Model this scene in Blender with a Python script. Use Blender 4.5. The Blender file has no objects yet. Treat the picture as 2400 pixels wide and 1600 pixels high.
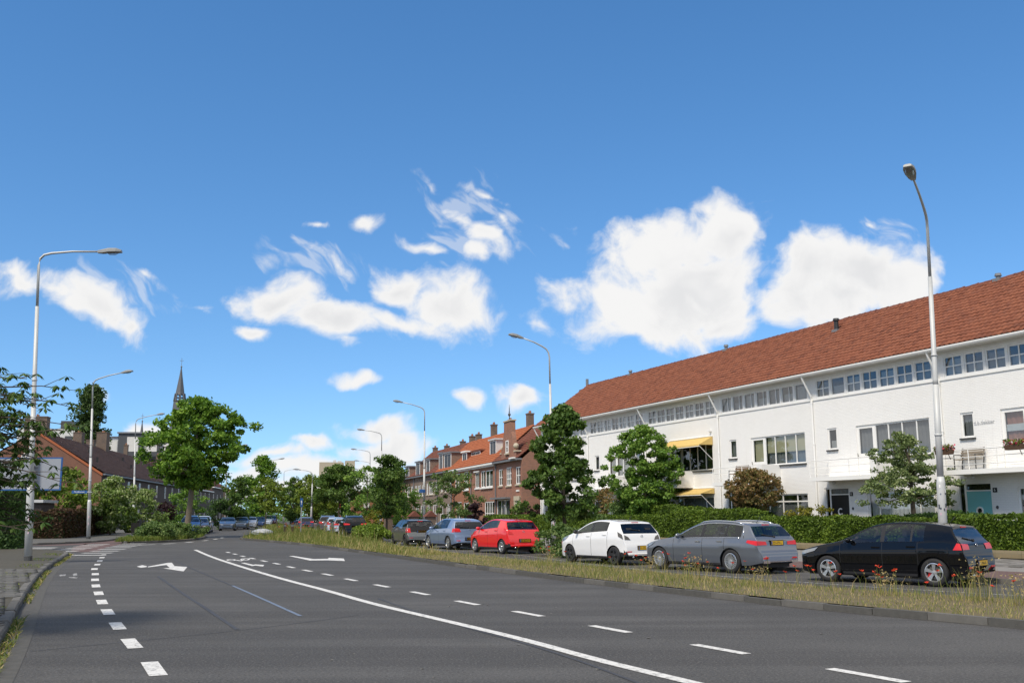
import bpy, math, random
import numpy as np
from mathutils import Matrix, Vector
R = math.radians
sc = bpy.context.scene
COL = sc.collection
random.seed(7)

# ------------------------------------------------------------------ camera, sky, sun, exposure
PITCH, ROLL, EYE = math.atan(404/2333), 0.004, 1.67
cam = bpy.data.cameras.new('camera'); cam_ob = bpy.data.objects.new('camera', cam); COL.objects.link(cam_ob)
cam.sensor_width = 36.0; cam.lens = 36*2333/2400; cam.clip_end = 6000; cam.clip_start = .1
_r = Vector((1, 0, 0)); _f = Vector((0, math.cos(PITCH), math.sin(PITCH))); _u = Vector((0, -math.sin(PITCH), math.cos(PITCH)))
_i = math.cos(ROLL)*_r - math.sin(ROLL)*_u; _j = math.sin(ROLL)*_r + math.cos(ROLL)*_u
_m = Matrix((_i, _j, -_f)).transposed().to_4x4(); _m.translation = Vector((0, 0, EYE))
cam_ob.matrix_world = _m
sc.camera = cam_ob

SUN_AZ, SUN_EL = R(214), R(50)      # azimuth clockwise from +Y: behind the camera, to its left
sun_dir = Vector((math.sin(SUN_AZ)*math.cos(SUN_EL), math.cos(SUN_AZ)*math.cos(SUN_EL), math.sin(SUN_EL)))
sl = bpy.data.lights.new('sun', 'SUN'); sl.energy = 3.9; sl.angle = R(11); sl.color = (1, .90, .755)
so = bpy.data.objects.new('sun', sl); COL.objects.link(so)
so.rotation_euler = sun_dir.to_track_quat('Z', 'Y').to_euler()
sc.view_settings.view_transform = 'Standard'; sc.view_settings.look = 'None'
sc.view_settings.exposure = 0.0; sc.view_settings.gamma = 1.0
sc.view_settings.use_curve_mapping = False

W = bpy.data.worlds.new('World'); sc.world = W; W.use_nodes = True
nt = W.node_tree; nt.nodes.clear()
def N(t, typ, **kw):
    n = t.nodes.new(typ)
    for k, v in kw.items(): setattr(n, k, v)
    return n
def MATH(t, op, a, b=None, c=None, clamp=False):
    n = N(t, 'ShaderNodeMath', operation=op, use_clamp=clamp)
    for i, x in enumerate((a, b, c)):
        if x is None: continue
        if isinstance(x, (int, float)): n.inputs[i].default_value = x
        else: t.links.new(x, n.inputs[i])
    return n.outputs[0]
def SSTEP(t, x, lo, hi, a=0., b=1.):
    n = N(t, 'ShaderNodeMapRange', interpolation_type='SMOOTHSTEP')
    t.links.new(x, n.inputs[0])
    for i, v in ((1, lo), (2, hi), (3, a), (4, b)): n.inputs[i].default_value = v
    return n.outputs[0]
sky = N(nt, 'ShaderNodeTexSky', sky_type='NISHITA', sun_disc=False, sun_elevation=SUN_EL, sun_rotation=SUN_AZ,
        altitude=0, air_density=1.0, dust_density=0.0, ozone_density=2.0)
_tc = N(nt, 'ShaderNodeTexCoord'); _ad = N(nt, 'ShaderNodeVectorMath', operation='ADD'); nt.links.new(_tc.outputs['Generated'], _ad.inputs[0]); _ad.inputs[1].default_value = (0, 0, .10)
_nm = N(nt, 'ShaderNodeVectorMath', operation='NORMALIZE'); nt.links.new(_ad.outputs[0], _nm.inputs[0]); nt.links.new(_nm.outputs[0], sky.inputs[0])   # clear, dry horizon
hs = N(nt, 'ShaderNodeHueSaturation'); hs.inputs['Saturation'].default_value = 1.26; hs.inputs['Value'].default_value = 1.22
nt.links.new(sky.outputs[0], hs.inputs['Color'])
geo = N(nt, 'ShaderNodeTexCoord'); sep = N(nt, 'ShaderNodeSeparateXYZ'); nt.links.new(geo.outputs['Generated'], sep.inputs[0])
sx, sy_, sz = sep.outputs
yy = MATH(nt, 'MAXIMUM', sy_, .05)
comb = N(nt, 'ShaderNodeCombineXYZ')
nt.links.new(MATH(nt, 'DIVIDE', sx, yy), comb.inputs[0]); nt.links.new(MATH(nt, 'DIVIDE', sz, yy), comb.inputs[1])
wn = N(nt, 'ShaderNodeTexNoise'); wn.inputs['Scale'].default_value = 9; wn.inputs['Detail'].default_value = 3
nt.links.new(comb.outputs[0], wn.inputs['Vector'])
wv = N(nt, 'ShaderNodeVectorMath', operation='SUBTRACT'); nt.links.new(wn.outputs['Color'], wv.inputs[0]); wv.inputs[1].default_value = (.5, .5, .5)
ws = N(nt, 'ShaderNodeVectorMath', operation='SCALE'); nt.links.new(wv.outputs[0], ws.inputs[0]); ws.inputs['Scale'].default_value = .075
wp = N(nt, 'ShaderNodeVectorMath', operation='ADD'); nt.links.new(comb.outputs[0], wp.inputs[0]); nt.links.new(ws.outputs[0], wp.inputs[1])
wz = N(nt, 'ShaderNodeVectorMath', operation='MULTIPLY'); nt.links.new(wp.outputs[0], wz.inputs[0]); wz.inputs[1].default_value = (1, 1, 0)
# the clouds of that day: centre and half-axes as slopes (east, up) per unit north, tilt, weight
CLOUDS = [(.2218,.2913,.0362,.0330,0,1.3),(.1671,.2775,.0790,.0352,5,1.5),(.1905,.2380,.0673,.0417,0,1.6),(.1538,.2106,.1072,.0437,-4,1.7),(.2156,.1922,.0490,.0250,0,1.2),(.3027,.2375,.0471,.0417,30,1.5),(.3523,.2419,.0673,.0394,-8,1.6),(.4054,.2302,.0358,.0346,-20,1.3),(.3235,.2099,.0848,.0298,0,1.5),(-.2350,.2168,.0470,.0252,-10,1.4),(-.1809,.1983,.0669,.0219,-10,1.4),(-.1145,.2323,.0336,.0194,-20,1.3),(-.0650,.2070,.0482,.0311,-20,1.5),(-.1228,.1926,.0757,.0136,-6,1.0),(-.2514,.1760,.0200,.0099,-5,1.0),(-.1713,.1734,.0222,.0090,-20,.6),(-.5008,.2408,.0539,.0194,-8,.9),(-.4363,.2176,.0514,.0239,-25,1.3),(-.3948,.1969,.0223,.0191,-40,1.1),(-.5199,.2547,.0315,.0116,0,.7),(-.0521,.3041,.0227,.0104,-55,.9),(-.0294,.2783,.0339,.0150,-45,.8),(-.0384,.2574,.0180,.0130,-20,.9),(-.0340,.3419,.0228,.0067,-30,.7),(-.0835,.2715,.0217,.0065,-32,.7),(-.0113,.3040,.0318,.0075,-60,.5),(-.0866,.3493,.0137,.0057,-40,.5),(-.2040,.3015,.0218,.0047,-10,.7),(-.1473,.3022,.0145,.0094,-20,.8),(-.1824,.2557,.0293,.0074,-35,.6),(-.3801,.2495,.0171,.0060,-28,.7),(-.3152,.2103,.0223,.0082,-30,.5),(-.1592,.1291,.0247,.0053,-3,1.0),(-.0446,.1083,.0132,.0075,-30,.9),(.0081,.1103,.0285,.0133,-5,1.2),(-.1928,.0717,.0262,.0096,0,1.1),(-.1298,.0845,.0328,.0105,0,1.1),(-.1251,.0649,.0479,.0148,0,1.3),(-.2073,.0479,.0739,.0140,0,1.2),(-.2339,.0610,.0479,.0075,0,.9),(-.1333,.0411,.0608,.0150,0,1.2),(-.17,.022,.13,.014,0,1.2),(-.34,.028,.08,.014,0,.8),(-.02,.03,.06,.015,0,.8),(-.4189,.1253,.0132,.0067,-20,.7),(-.3638,.0854,.0241,.0114,15,1.0),(.0286,.1929,.0134,.0091,-30,.6),(.0519,.2803,.0113,.0065,-40,.5),(.3780,.2906,.0136,.0056,-25,.5),(.0658,.2989,.0063,.0085,0,.4)]
fld = None
for cx, cy, a, b, t, w in CLOUDS:
    mp = N(nt, 'ShaderNodeMapping', vector_type='TEXTURE')
    mp.inputs['Location'].default_value = (cx, cy, 0); mp.inputs['Rotation'].default_value = (0, 0, R(t)); mp.inputs['Scale'].default_value = (a*1.22, b*1.26, 1)
    nt.links.new(wz.outputs[0], mp.inputs['Vector'])
    ln = N(nt, 'ShaderNodeVectorMath', operation='LENGTH'); nt.links.new(mp.outputs[0], ln.inputs[0])
    d = MATH(nt, 'MULTIPLY_ADD', ln.outputs['Value'], -w, w)
    fld = d if fld is None else MATH(nt, 'SMOOTH_MAX', fld, d, .12)
fn = N(nt, 'ShaderNodeTexNoise'); fn.inputs['Scale'].default_value = 24; fn.inputs['Detail'].default_value = 8; fn.inputs['Roughness'].default_value = .58
nt.links.new(wp.outputs[0], fn.inputs['Vector'])
den = MATH(nt, 'ADD', fld, MATH(nt, 'MULTIPLY_ADD', fn.outputs[0], 2.3, -1.15))
fm = N(nt, 'ShaderNodeMapping', vector_type='TEXTURE'); fm.inputs['Rotation'].default_value = (0, 0, R(-48)); fm.inputs['Scale'].default_value = (.085, .027, 1); nt.links.new(wz.outputs[0], fm.inputs['Vector'])
fb = N(nt, 'ShaderNodeTexNoise'); fb.inputs['Scale'].default_value = 1.6; fb.inputs['Detail'].default_value = 6; nt.links.new(fm.outputs[0], fb.inputs['Vector'])
veil = None
for cx, cy, a, b, t in ((-.045, .295, .085, .075, -45), (-.20, .262, .11, .030, -12), (-.40, .235, .08, .03, -25), (.39, .285, .05, .018, -20)):
    mp = N(nt, 'ShaderNodeMapping', vector_type='TEXTURE'); mp.inputs['Location'].default_value = (cx, cy, 0); mp.inputs['Rotation'].default_value = (0, 0, R(t)); mp.inputs['Scale'].default_value = (a, b, 1)
    nt.links.new(wz.outputs[0], mp.inputs['Vector']); ln = N(nt, 'ShaderNodeVectorMath', operation='LENGTH'); nt.links.new(mp.outputs[0], ln.inputs[0]); d = MATH(nt, 'MULTIPLY_ADD', ln.outputs['Value'], -1., 1.); veil = d if veil is None else MATH(nt, 'MAXIMUM', veil, d)
vl = MATH(nt, 'MULTIPLY_ADD', fb.outputs[0], 2.2, MATH(nt, 'MULTIPLY_ADD', MATH(nt, 'MAXIMUM', MATH(nt, 'MINIMUM', veil, .55), -1.), 1.0, -1.47))
den = MATH(nt, 'MAXIMUM', den, MATH(nt, 'MINIMUM', vl, .33))
# unseen cloud cover away from the north, thickened to whiten the ambient light
cv = N(nt, 'ShaderNodeCombineXYZ'); zz = MATH(nt, 'ADD', MATH(nt, 'MAXIMUM', sz, 0.), .18)
nt.links.new(MATH(nt, 'DIVIDE', sx, zz), cv.inputs[0]); nt.links.new(MATH(nt, 'DIVIDE', sy_, zz), cv.inputs[1])
gn = N(nt, 'ShaderNodeTexNoise'); gn.inputs['Scale'].default_value = .9; gn.inputs['Detail'].default_value = 8; gn.inputs['Roughness'].default_value = .55
nt.links.new(cv.outputs[0], gn.inputs['Vector'])
gen = MATH(nt, 'MULTIPLY_ADD', gn.outputs[0], 5.0, -2.0)
aside = MATH(nt, 'MAXIMUM', SSTEP(nt, MATH(nt, 'DIVIDE', MATH(nt, 'ABSOLUTE', sx), yy), .62, .95), SSTEP(nt, MATH(nt, 'DIVIDE', sz, yy), .68, 1.0))
mixd = N(nt, 'ShaderNodeMix', data_type='FLOAT'); nt.links.new(aside, mixd.inputs[0]); nt.links.new(den, mixd.inputs[2]); nt.links.new(gen, mixd.inputs[3])
alpha = SSTEP(nt, mixd.outputs[0], -.02, .8)
sn = N(nt, 'ShaderNodeTexNoise'); sn.inputs['Scale'].default_value = 11; sn.inputs['Detail'].default_value = 4
so_ = N(nt, 'ShaderNodeVectorMath', operation='ADD'); nt.links.new(wp.outputs[0], so_.inputs[0]); so_.inputs[1].default_value = (3.1, .02, 0)
nt.links.new(so_.outputs[0], sn.inputs['Vector'])
ccol = N(nt, 'ShaderNodeMix', data_type='RGBA'); nt.links.new(MATH(nt, 'SUBTRACT', 1., MATH(nt, 'MULTIPLY', SSTEP(nt, sn.outputs[0], .62, .36), SSTEP(nt, mixd.outputs[0], .55, 1.5))), ccol.inputs[0])
CB = 5.8
ccol.inputs[6].default_value = (CB*.90, CB*.905, CB*.92, 1); ccol.inputs[7].default_value = (CB*1.06, CB*1.055, CB*1.05, 1)
skymix = N(nt, 'ShaderNodeMix', data_type='RGBA'); nt.links.new(alpha, skymix.inputs[0]); nt.links.new(hs.outputs[0], skymix.inputs[6]); nt.links.new(ccol.outputs[2], skymix.inputs[7])
bg = N(nt, 'ShaderNodeBackground'); bg.inputs['Strength'].default_value = .15; nt.links.new(skymix.outputs[2], bg.inputs['Color'])
wo = N(nt, 'ShaderNodeOutputWorld'); nt.links.new(bg.outputs[0], wo.inputs[0])

# ------------------------------------------------------------------ materials
MATS = {}
def new_mat(name):
    m = bpy.data.materials.new(name); m.use_nodes = True
    t = m.node_tree; b = t.nodes['Principled BSDF']; MATS[name] = m
    return m, t, b
def noise(t, scale, detail=4, rough=.55, coord='Object', vec=None):
    n = N(t, 'ShaderNodeTexNoise'); n.inputs['Scale'].default_value = scale; n.inputs['Detail'].default_value = detail; n.inputs['Roughness'].default_value = rough
    if vec is None:
        tc = N(t, 'ShaderNodeTexCoord'); vec = tc.outputs[coord]
    t.links.new(vec, n.inputs['Vector']); return n.outputs[0]
def cmix(t, f, a, b, blend='MIX'):
    n = N(t, 'ShaderNodeMix', data_type='RGBA', blend_type=blend)
    for i, x in ((0, f), (6, a), (7, b)):
        if isinstance(x, (int, float)): n.inputs[i].default_value = x
        elif isinstance(x, tuple): n.inputs[i].default_value = (*x, 1) if len(x) == 3 else x
        else: t.links.new(x, n.inputs[i])
    return n.outputs[2]
def bump(t, b, h, strength=.3, dist=.02):
    n = N(t, 'ShaderNodeBump'); n.inputs['Strength'].default_value = strength; n.inputs['Distance'].default_value = dist
    t.links.new(h, n.inputs['Height']); t.links.new(n.outputs[0], b.inputs['Normal'])
def simple(name, c, rough=.6, metal=0., var=.12, scale=3., coat=0., bmp=0., bscale=40.):
    m, t, b = new_mat(name)
    b.inputs['Roughness'].default_value = rough; b.inputs['Metallic'].default_value = metal; b.inputs['Coat Weight'].default_value = coat; b.inputs['Coat Roughness'].default_value = .03
    if var:
        f = noise(t, scale)
        t.links.new(cmix(t, f, tuple(x*(1-var) for x in c), tuple(min(1, x*(1+var)) for x in c)), b.inputs['Base Color'])
    else: b.inputs['Base Color'].default_value = (*c, 1)
    if bmp: bump(t, b, noise(t, bscale), bmp, .01)
    return m
def island_mat(name, cols, rough=.6, transl=0., spec=.3, scale=.5):
    """colour drawn per loose piece (leaf, blade, tile) from a ramp, with a slow drift across the plant"""
    m, t, b = new_mat(name)
    g = N(t, 'ShaderNodeNewGeometry'); rp = N(t, 'ShaderNodeValToRGB'); e = rp.color_ramp.elements
    while len(e) < len(cols): e.new(.5)
    for i, c in enumerate(cols): e[i].position = i/(len(cols)-1); e[i].color = (*c, 1)
    oi = N(t, 'ShaderNodeObjectInfo'); rr = MATH(t, 'FRACT', MATH(t, 'ADD', g.outputs['Random Per Island'], oi.outputs['Random']))
    f = MATH(t, 'MULTIPLY_ADD', noise(t, scale, 2), .9, MATH(t, 'MULTIPLY_ADD', rr, .75, -.33), clamp=True)
    t.links.new(f, rp.inputs[0]); t.links.new(rp.outputs[0], b.inputs['Base Color'])
    b.inputs['Roughness'].default_value = rough; b.inputs['Specular IOR Level'].default_value = spec
    if transl:
        tr = N(t, 'ShaderNodeBsdfTranslucent'); mx = N(t, 'ShaderNodeMixShader'); mx.inputs[0].default_value = transl
        t.links.new(cmix(t, 1., rp.outputs[0], (1.25, 1.35, .6), 'MULTIPLY'), tr.inputs['Color'])
        o = t.nodes['Material Output']
        t.links.new(b.outputs[0], mx.inputs[1]); t.links.new(tr.outputs[0], mx.inputs[2]); t.links.new(mx.outputs[0], o.inputs[0])
    return m
def brick_mat(name, c1, c2, mortar, bw=.22, bh=.066, ms=.009, rough=.85, bmp=.5, dirt=.25, dirtcol=(.05, .045, .04)):
    m, t, b = new_mat(name)
    tc = N(t, 'ShaderNodeTexCoord'); s = N(t, 'ShaderNodeSeparateXYZ'); t.links.new(tc.outputs['Object'], s.inputs[0])
    cb = N(t, 'ShaderNodeCombineXYZ'); t.links.new(MATH(t, 'ADD', s.outputs[0], s.outputs[1]), cb.inputs[0]); t.links.new(s.outputs[2], cb.inputs[1])
    br = N(t, 'ShaderNodeTexBrick'); t.links.new(cb.outputs[0], br.inputs['Vector'])
    for k, v in (('Scale', 1), ('Brick Width', bw), ('Row Height', bh), ('Mortar Size', ms), ('Mortar Smooth', .2), ('Bias', -.1)): br.inputs[k].default_value = v
    br.inputs['Color1'].default_value = (*c1, 1); br.inputs['Color2'].default_value = (*c2, 1); br.inputs['Mortar'].default_value = (*mortar, 1)
    f = SSTEP(t, noise(t, .8, 6, .65), .45, .75, 0, dirt)
    stv = N(t, 'ShaderNodeCombineXYZ'); t.links.new(MATH(t, 'MULTIPLY', MATH(t, 'ADD', s.outputs[0], s.outputs[1]), 5.), stv.inputs[0]); t.links.new(MATH(t, 'MULTIPLY', s.outputs[2], .3), stv.inputs[1])
    f = MATH(t, 'MAXIMUM', f, SSTEP(t, noise(t, 1., 4, .6, vec=stv.outputs[0]), .56, .78, 0, dirt*1.3))
    t.links.new(cmix(t, f, br.outputs['Color'], dirtcol), b.inputs['Base Color'])
    b.inputs['Roughness'].default_value = rough
    h = MATH(t, 'ADD', MATH(t, 'SUBTRACT', 1., br.outputs['Fac']), MATH(t, 'MULTIPLY', noise(t, 14, 3), .5))
    bump(t, b, h, bmp, .012)
    return m
def glass_mat(name, tint, refl=.12, rough=.02):
    m = bpy.data.materials.new(name); m.use_nodes = True; MATS[name] = m
    t = m.node_tree; t.nodes.clear()
    tr = N(t, 'ShaderNodeBsdfTransparent'); tr.inputs[0].default_value = (*tint, 1)
    gl = N(t, 'ShaderNodeBsdfGlossy'); gl.inputs['Roughness'].default_value = rough; gl.inputs['Color'].default_value = (.95, .97, 1, 1)
    lw = N(t, 'ShaderNodeLayerWeight'); lw.inputs[0].default_value = .5
    f = MATH(t, 'MULTIPLY_ADD', MATH(t, 'POWER', lw.outputs['Facing'], 4.), .8, refl, clamp=True)
    mx = N(t, 'ShaderNodeMixShader'); t.links.new(f, mx.inputs[0]); t.links.new(tr.outputs[0], mx.inputs[1]); t.links.new(gl.outputs[0], mx.inputs[2])
    o = N(t, 'ShaderNodeOutputMaterial'); t.links.new(mx.outputs[0], o.inputs[0]); return m

# road surface: aggregate speckle, slow mottling, faint polished wheel tracks
m, t, b = new_mat('asphalt')
tc = N(t, 'ShaderNodeTexCoord'); rm = N(t, 'ShaderNodeMapping'); rm.inputs['Rotation'].default_value = (0, 0, R(-62)); rm.inputs['Scale'].default_value = (.05, .9, 1); t.links.new(tc.outputs['Object'], rm.inputs['Vector'])
f1 = noise(t, .35, 5, .6); f2 = noise(t, 34, 3, .7); trk = noise(t, 1.0, 4, .6, vec=rm.outputs[0])
base = cmix(t, SSTEP(t, f1, .35, .7), (.070, .069, .067), (.094, .092, .089))
base = cmix(t, SSTEP(t, trk, .40, .64, 0, .7), base, (.048, .0465, .045))
base = cmix(t, SSTEP(t, f2, .5, .68, 0, .8), base, (.17, .163, .153))
base = cmix(t, SSTEP(t, noise(t, 26, 3, .7), .32, .5, .8, 0), base, (.03, .029, .028))
base = cmix(t, SSTEP(t, noise(t, 1.3, 7, .7), .58, .8, 0, .4), base, (.042, .041, .04))
t.links.new(base, b.inputs['Base Color']); b.inputs['Roughness'].default_value = .8; b.inputs['Specular IOR Level'].default_value = .3
bump(t, b, f2, .6, .015)
m, t, b = new_mat('red_asphalt')
f2 = noise(t, 80, 2)
t.links.new(cmix(t, f2, (.085, .05, .045), (.14, .085, .075)), b.inputs['Base Color']); b.inputs['Roughness'].default_value = .85
m, t, b = new_mat('road_paint')
f = SSTEP(t, noise(t, 11, 7, .8), .33, .53)
t.links.new(cmix(t, f, (.20, .195, .185), (.66, .655, .63)), b.inputs['Base Color']); b.inputs['Roughness'].default_value = .65
m, t, b = new_mat('worn_paint')
f = SSTEP(t, noise(t, 12, 5, .7), .42, .62)
t.links.new(cmix(t, f, (.08, .08, .08), (.5, .5, .49)), b.inputs['Base Color']); b.inputs['Roughness'].default_value = .75
simple('blue_paint', (.13, .17, .24), .8, var=.4, scale=8); simple('sealant', (.046, .047, .052), .7, var=.3, scale=6)
simple('kerb', (.12, .115, .105), .9, var=.4, scale=5, bmp=.4, bscale=60); simple('kerb_pale', (.17, .165, .15), .9, var=.35, scale=6, bmp=.4)
simple('kerb_dark', (.075, .073, .067), .9, var=.45, scale=6, bmp=.4)
simple('paver', (.20, .19, .18), .9, var=.4, scale=2.5, bmp=.3); simple('paver_dark', (.095, .093, .085), .9, var=.3, scale=4, bmp=.3)
simple('joint_soil', (.06, .055, .04), .95, var=.4, scale=4)
m, t, b = new_mat('soil')
t.links.new(cmix(t, noise(t, 2.5, 6, .7), (.07, .06, .03), (.19, .15, .075)), b.inputs['Base Color']); b.inputs['Roughness'].default_value = .95; bump(t, b, noise(t, 12, 4), .7, .05)
simple('lawn', (.045, .075, .018), .95, var=.4, scale=1.5)
brick_mat('white_brick', (.82, .815, .795), (.79, .785, .765), (.74, .735, .72), bmp=.45, dirt=.12, dirtcol=(.55, .53, .48))
brick_mat('red_brick', (.34, .135, .078), (.24, .10, .062), (.24, .20, .165), dirt=.25)
brick_mat('brown_brick', (.20, .115, .078), (.27, .165, .115), (.20, .175, .15), dirt=.3)
brick_mat('grey_brick', (.19, .135, .10), (.25, .185, .14), (.19, .17, .15), dirt=.25)
brick_mat('dark_brick', (.07, .052, .045), (.10, .075, .062), (.10, .09, .08), dirt=.2)
brick_mat('orange_brick', (.34, .125, .055), (.28, .095, .045), (.28, .17, .11), dirt=.15)
brick_mat('gable_brick', (.205, .085, .055), (.165, .07, .046), (.2, .12, .08), dirt=.2)
brick_mat('chimney_brick', (.13, .085, .06), (.18, .12, .085), (.16, .14, .12), dirt=.4)
brick_mat('low_wall', (.22, .175, .10), (.27, .225, .14), (.2, .17, .11), bw=.5, bh=.15, dirt=.6, dirtcol=(.1, .09, .05))
simple('white_paint', (.80, .795, .77), .45, var=.04, scale=1); simple('cream_paint', (.66, .62, .5), .5, var=.08)
simple('stone_trim', (.46, .41, .31), .8, var=.15); simple('soffit', (.60, .60, .58), .7, var=.05)
simple('pale_grey', (.5, .51, .52), .5, var=.06); simple('lead_grey', (.16, .17, .185), .55, var=.15)
simple('galv', (.43, .44, .44), .5, .25, var=.12, scale=2.5); simple('pole_paint', (.50, .51, .505), .5, .1, var=.14, scale=2.2)
simple('dark_metal', (.09, .09, .088), .5, .5, var=.2); simple('lantern_grey', (.27, .275, .27), .5, .2, var=.15)
simple('black_paint', (.012, .012, .013), .35, var=.2); simple('teal_paint', (.17, .47, .49), .4, var=.05)
simple('awning', (.60, .42, .14), .8, var=.07, scale=5); simple('bronze', (.12, .09, .06), .5, var=.2)
simple('bark', (.075, .06, .043), .95, var=.5, scale=7, bmp=.7, bscale=20); simple('bark_grey', (.17, .14, .10), .95, var=.35, scale=5, bmp=.6, bscale=18)
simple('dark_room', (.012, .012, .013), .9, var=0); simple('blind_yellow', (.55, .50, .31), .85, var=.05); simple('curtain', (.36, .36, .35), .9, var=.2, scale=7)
simple('sheer', (.60, .60, .58), .9, var=.15, scale=6); simple('curtain_red', (.38, .17, .12), .9, var=.3, scale=8); simple('curtain_grey', (.2, .2, .2), .9, var=.25, scale=7)
simple('concrete', (.42, .36, .28), .85, var=.12, scale=.25); simple('dark_panel', (.06, .064, .07), .5, var=.15, scale=.6); simple('slate', (.085, .09, .105), .6, var=.35, scale=2)
simple('wood', (.16, .10, .055), .7, var=.35, scale=5); simple('planter', (.09, .05, .03), .8, var=.3); simple('wood_grey', (.26, .22, .17), .8, var=.3)
simple('sign_blue', (.02, .09, .28), .4, var=.05); simple('sign_face', (.29, .31, .35), .35, var=.06, scale=1.2); simple('sticker_red', (.5, .03, .08), .5, var=.1)
simple('sticker_dark', (.05, .06, .08), .5, var=.3); simple('sticker_pink', (.50, .36, .42), .5, var=.2); simple('crane', (.50, .10, .03), .6, var=.1)
simple('rubber', (.016, .016, .017), .8, var=.3, scale=20); simple('plastic', (.018, .018, .02), .55, var=.2); simple('alloy', (.58, .59, .60), .28, .85, var=.05)
simple('alloy_dark', (.03, .03, .032), .4, .3, var=.1); simple('chrome', (.75, .75, .76), .12, 1., var=0); simple('seat', (.035, .035, .037), .9, var=.2)
simple('lamp_red', (.60, .010, .012), .3, var=.35, scale=9, coat=.25); simple('lamp_clear', (.28, .30, .32), .15, .4, var=.25, scale=9, coat=1.); simple('lamp_smoke', (.06, .055, .05), .1, .2, var=.4, scale=9, coat=1.)
simple('plate', (.75, .45, .015), .4, var=.03); simple('ink', (.02, .02, .02), .6, var=0); simple('caliper', (.55, .02, .015), .4, var=0)
def paint(name, c, metal=.5, rough=.28):
    m, t, b = new_mat(name)
    t.links.new(cmix(t, noise(t, 900, 1), tuple(x*.85 for x in c), tuple(min(1, x*1.15) for x in c)), b.inputs['Base Color'])
    b.inputs['Metallic'].default_value = metal; b.inputs['Roughness'].default_value = rough; b.inputs['Coat Weight'].default_value = 1 if name != 'car_black' else .75; b.inputs['Specular IOR Level'].default_value = .5 if name != 'car_black' else 0.; b.inputs['Coat Roughness'].default_value = .02
    return m
paint('car_black', (.004, .0045, .006), .0, .4); paint('car_grey', (.16, .178, .21), .6, .3); paint('car_white', (.74, .745, .75), 0., .35)
paint('car_red', (.70, .010, .014), 0., .3); paint('car_iceblue', (.23, .31, .47), .55, .3); paint('car_steel', (.13, .137, .14), .5, .32)
paint('car_navy', (.015, .022, .07), .3, .3); paint('car_bluegrey', (.10, .13, .18), .6, .3); paint('car_silver', (.42, .45, .49), .6, .3); paint('car_paleblue', (.50, .57, .67), .3, .3)
paint('car_brown', (.09, .065, .055), .5, .3); paint('car_maroon', (.09, .018, .03), .4, .3); paint('car_midblue', (.03, .07, .20), .5, .3)
glass_mat('pane', (.72, .76, .78), .13); glass_mat('car_glass', (.58, .63, .65), .07); glass_mat('car_glass_dark', (.16, .18, .20), .06); glass_mat('bowl', (.75, .77, .78), .1, .2)
island_mat('roof_tile', [(.145, .053, .033), (.20, .068, .037), (.24, .086, .047), (.175, .066, .041)], .8, scale=.9)
island_mat('roof_orange', [(.30, .09, .04), (.38, .125, .055)], .8, scale=.9); island_mat('roof_dark', [(.085, .048, .038), (.135, .076, .056)], .8, scale=.6); island_mat('roof_brown', [(.13, .05, .035), (.20, .075, .05)], .8, scale=.8)
LEAFC = dict(maple=[(0.051, 0.126, 0.014), (0.114, 0.221, 0.025), (0.229, 0.348, 0.044)], linden=[(0.035, 0.075, 0.014), (0.075, 0.14, 0.025), (0.144, 0.213, 0.048)], hornbeam=[(0.057, 0.136, 0.023), (0.127, 0.235, 0.035), (0.242, 0.351, 0.062)],
    photinia=[(0.075, 0.105, 0.028), (0.18, 0.135, 0.048), (0.34, 0.19, 0.095)], holly=[(0.066, 0.099, 0.033), (0.132, 0.187, 0.066), (0.374, 0.418, 0.198)], dogwood=[(0.035, 0.08, 0.018), (0.071, 0.131, 0.025), (0.119, 0.181, 0.043)],
    poplar=[(0.026, 0.062, 0.019), (0.058, 0.103, 0.029), (0.106, 0.156, 0.048)], lime=[(0.077, 0.126, 0.015), (0.143, 0.2, 0.025), (0.209, 0.263, 0.045)], hedge=[(0.032, 0.061, 0.008), (0.079, 0.134, 0.015), (0.194, 0.279, 0.034)],
    beech=[(0.036, 0.024, 0.014), (0.09, 0.046, 0.029), (0.072, 0.078, 0.024)], dark=[(0.024, 0.057, 0.018), (0.048, 0.099, 0.025), (0.084, 0.144, 0.037)], bush=[(0.066, 0.116, 0.015), (0.154, 0.231, 0.029), (0.242, 0.319, 0.05)],
    viburnum=[(0.07, 0.13, 0.02), (0.15, 0.23, 0.045), (0.5, 0.53, 0.32)], purple=[(0.018, 0.01, 0.012), (0.05, 0.018, 0.024)], laurel=[(0.04, 0.086, 0.022), (0.1, 0.164, 0.045), (0.216, 0.276, 0.09)], yellow=[(0.1, 0.12, 0.015), (0.26, 0.22, 0.02)],
    grass=[(0.09, 0.13, 0.025), (0.19, 0.21, 0.05), (0.38, 0.31, 0.13)], straw=[(0.33, 0.25, 0.115), (0.48, 0.38, 0.19), (0.22, 0.21, 0.07)], verge=[(0.06, 0.11, 0.014), (0.13, 0.175, 0.03), (0.24, 0.24, 0.07)], poppy=[(0.62, 0.035, 0.012), (0.75, 0.1, 0.04)])
for k, c in LEAFC.items(): island_mat('leaf_'+k, c, .55, .25, .25, .7 if k not in ('grass', 'straw', 'verge') else 1.3)
M = MATS
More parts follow.
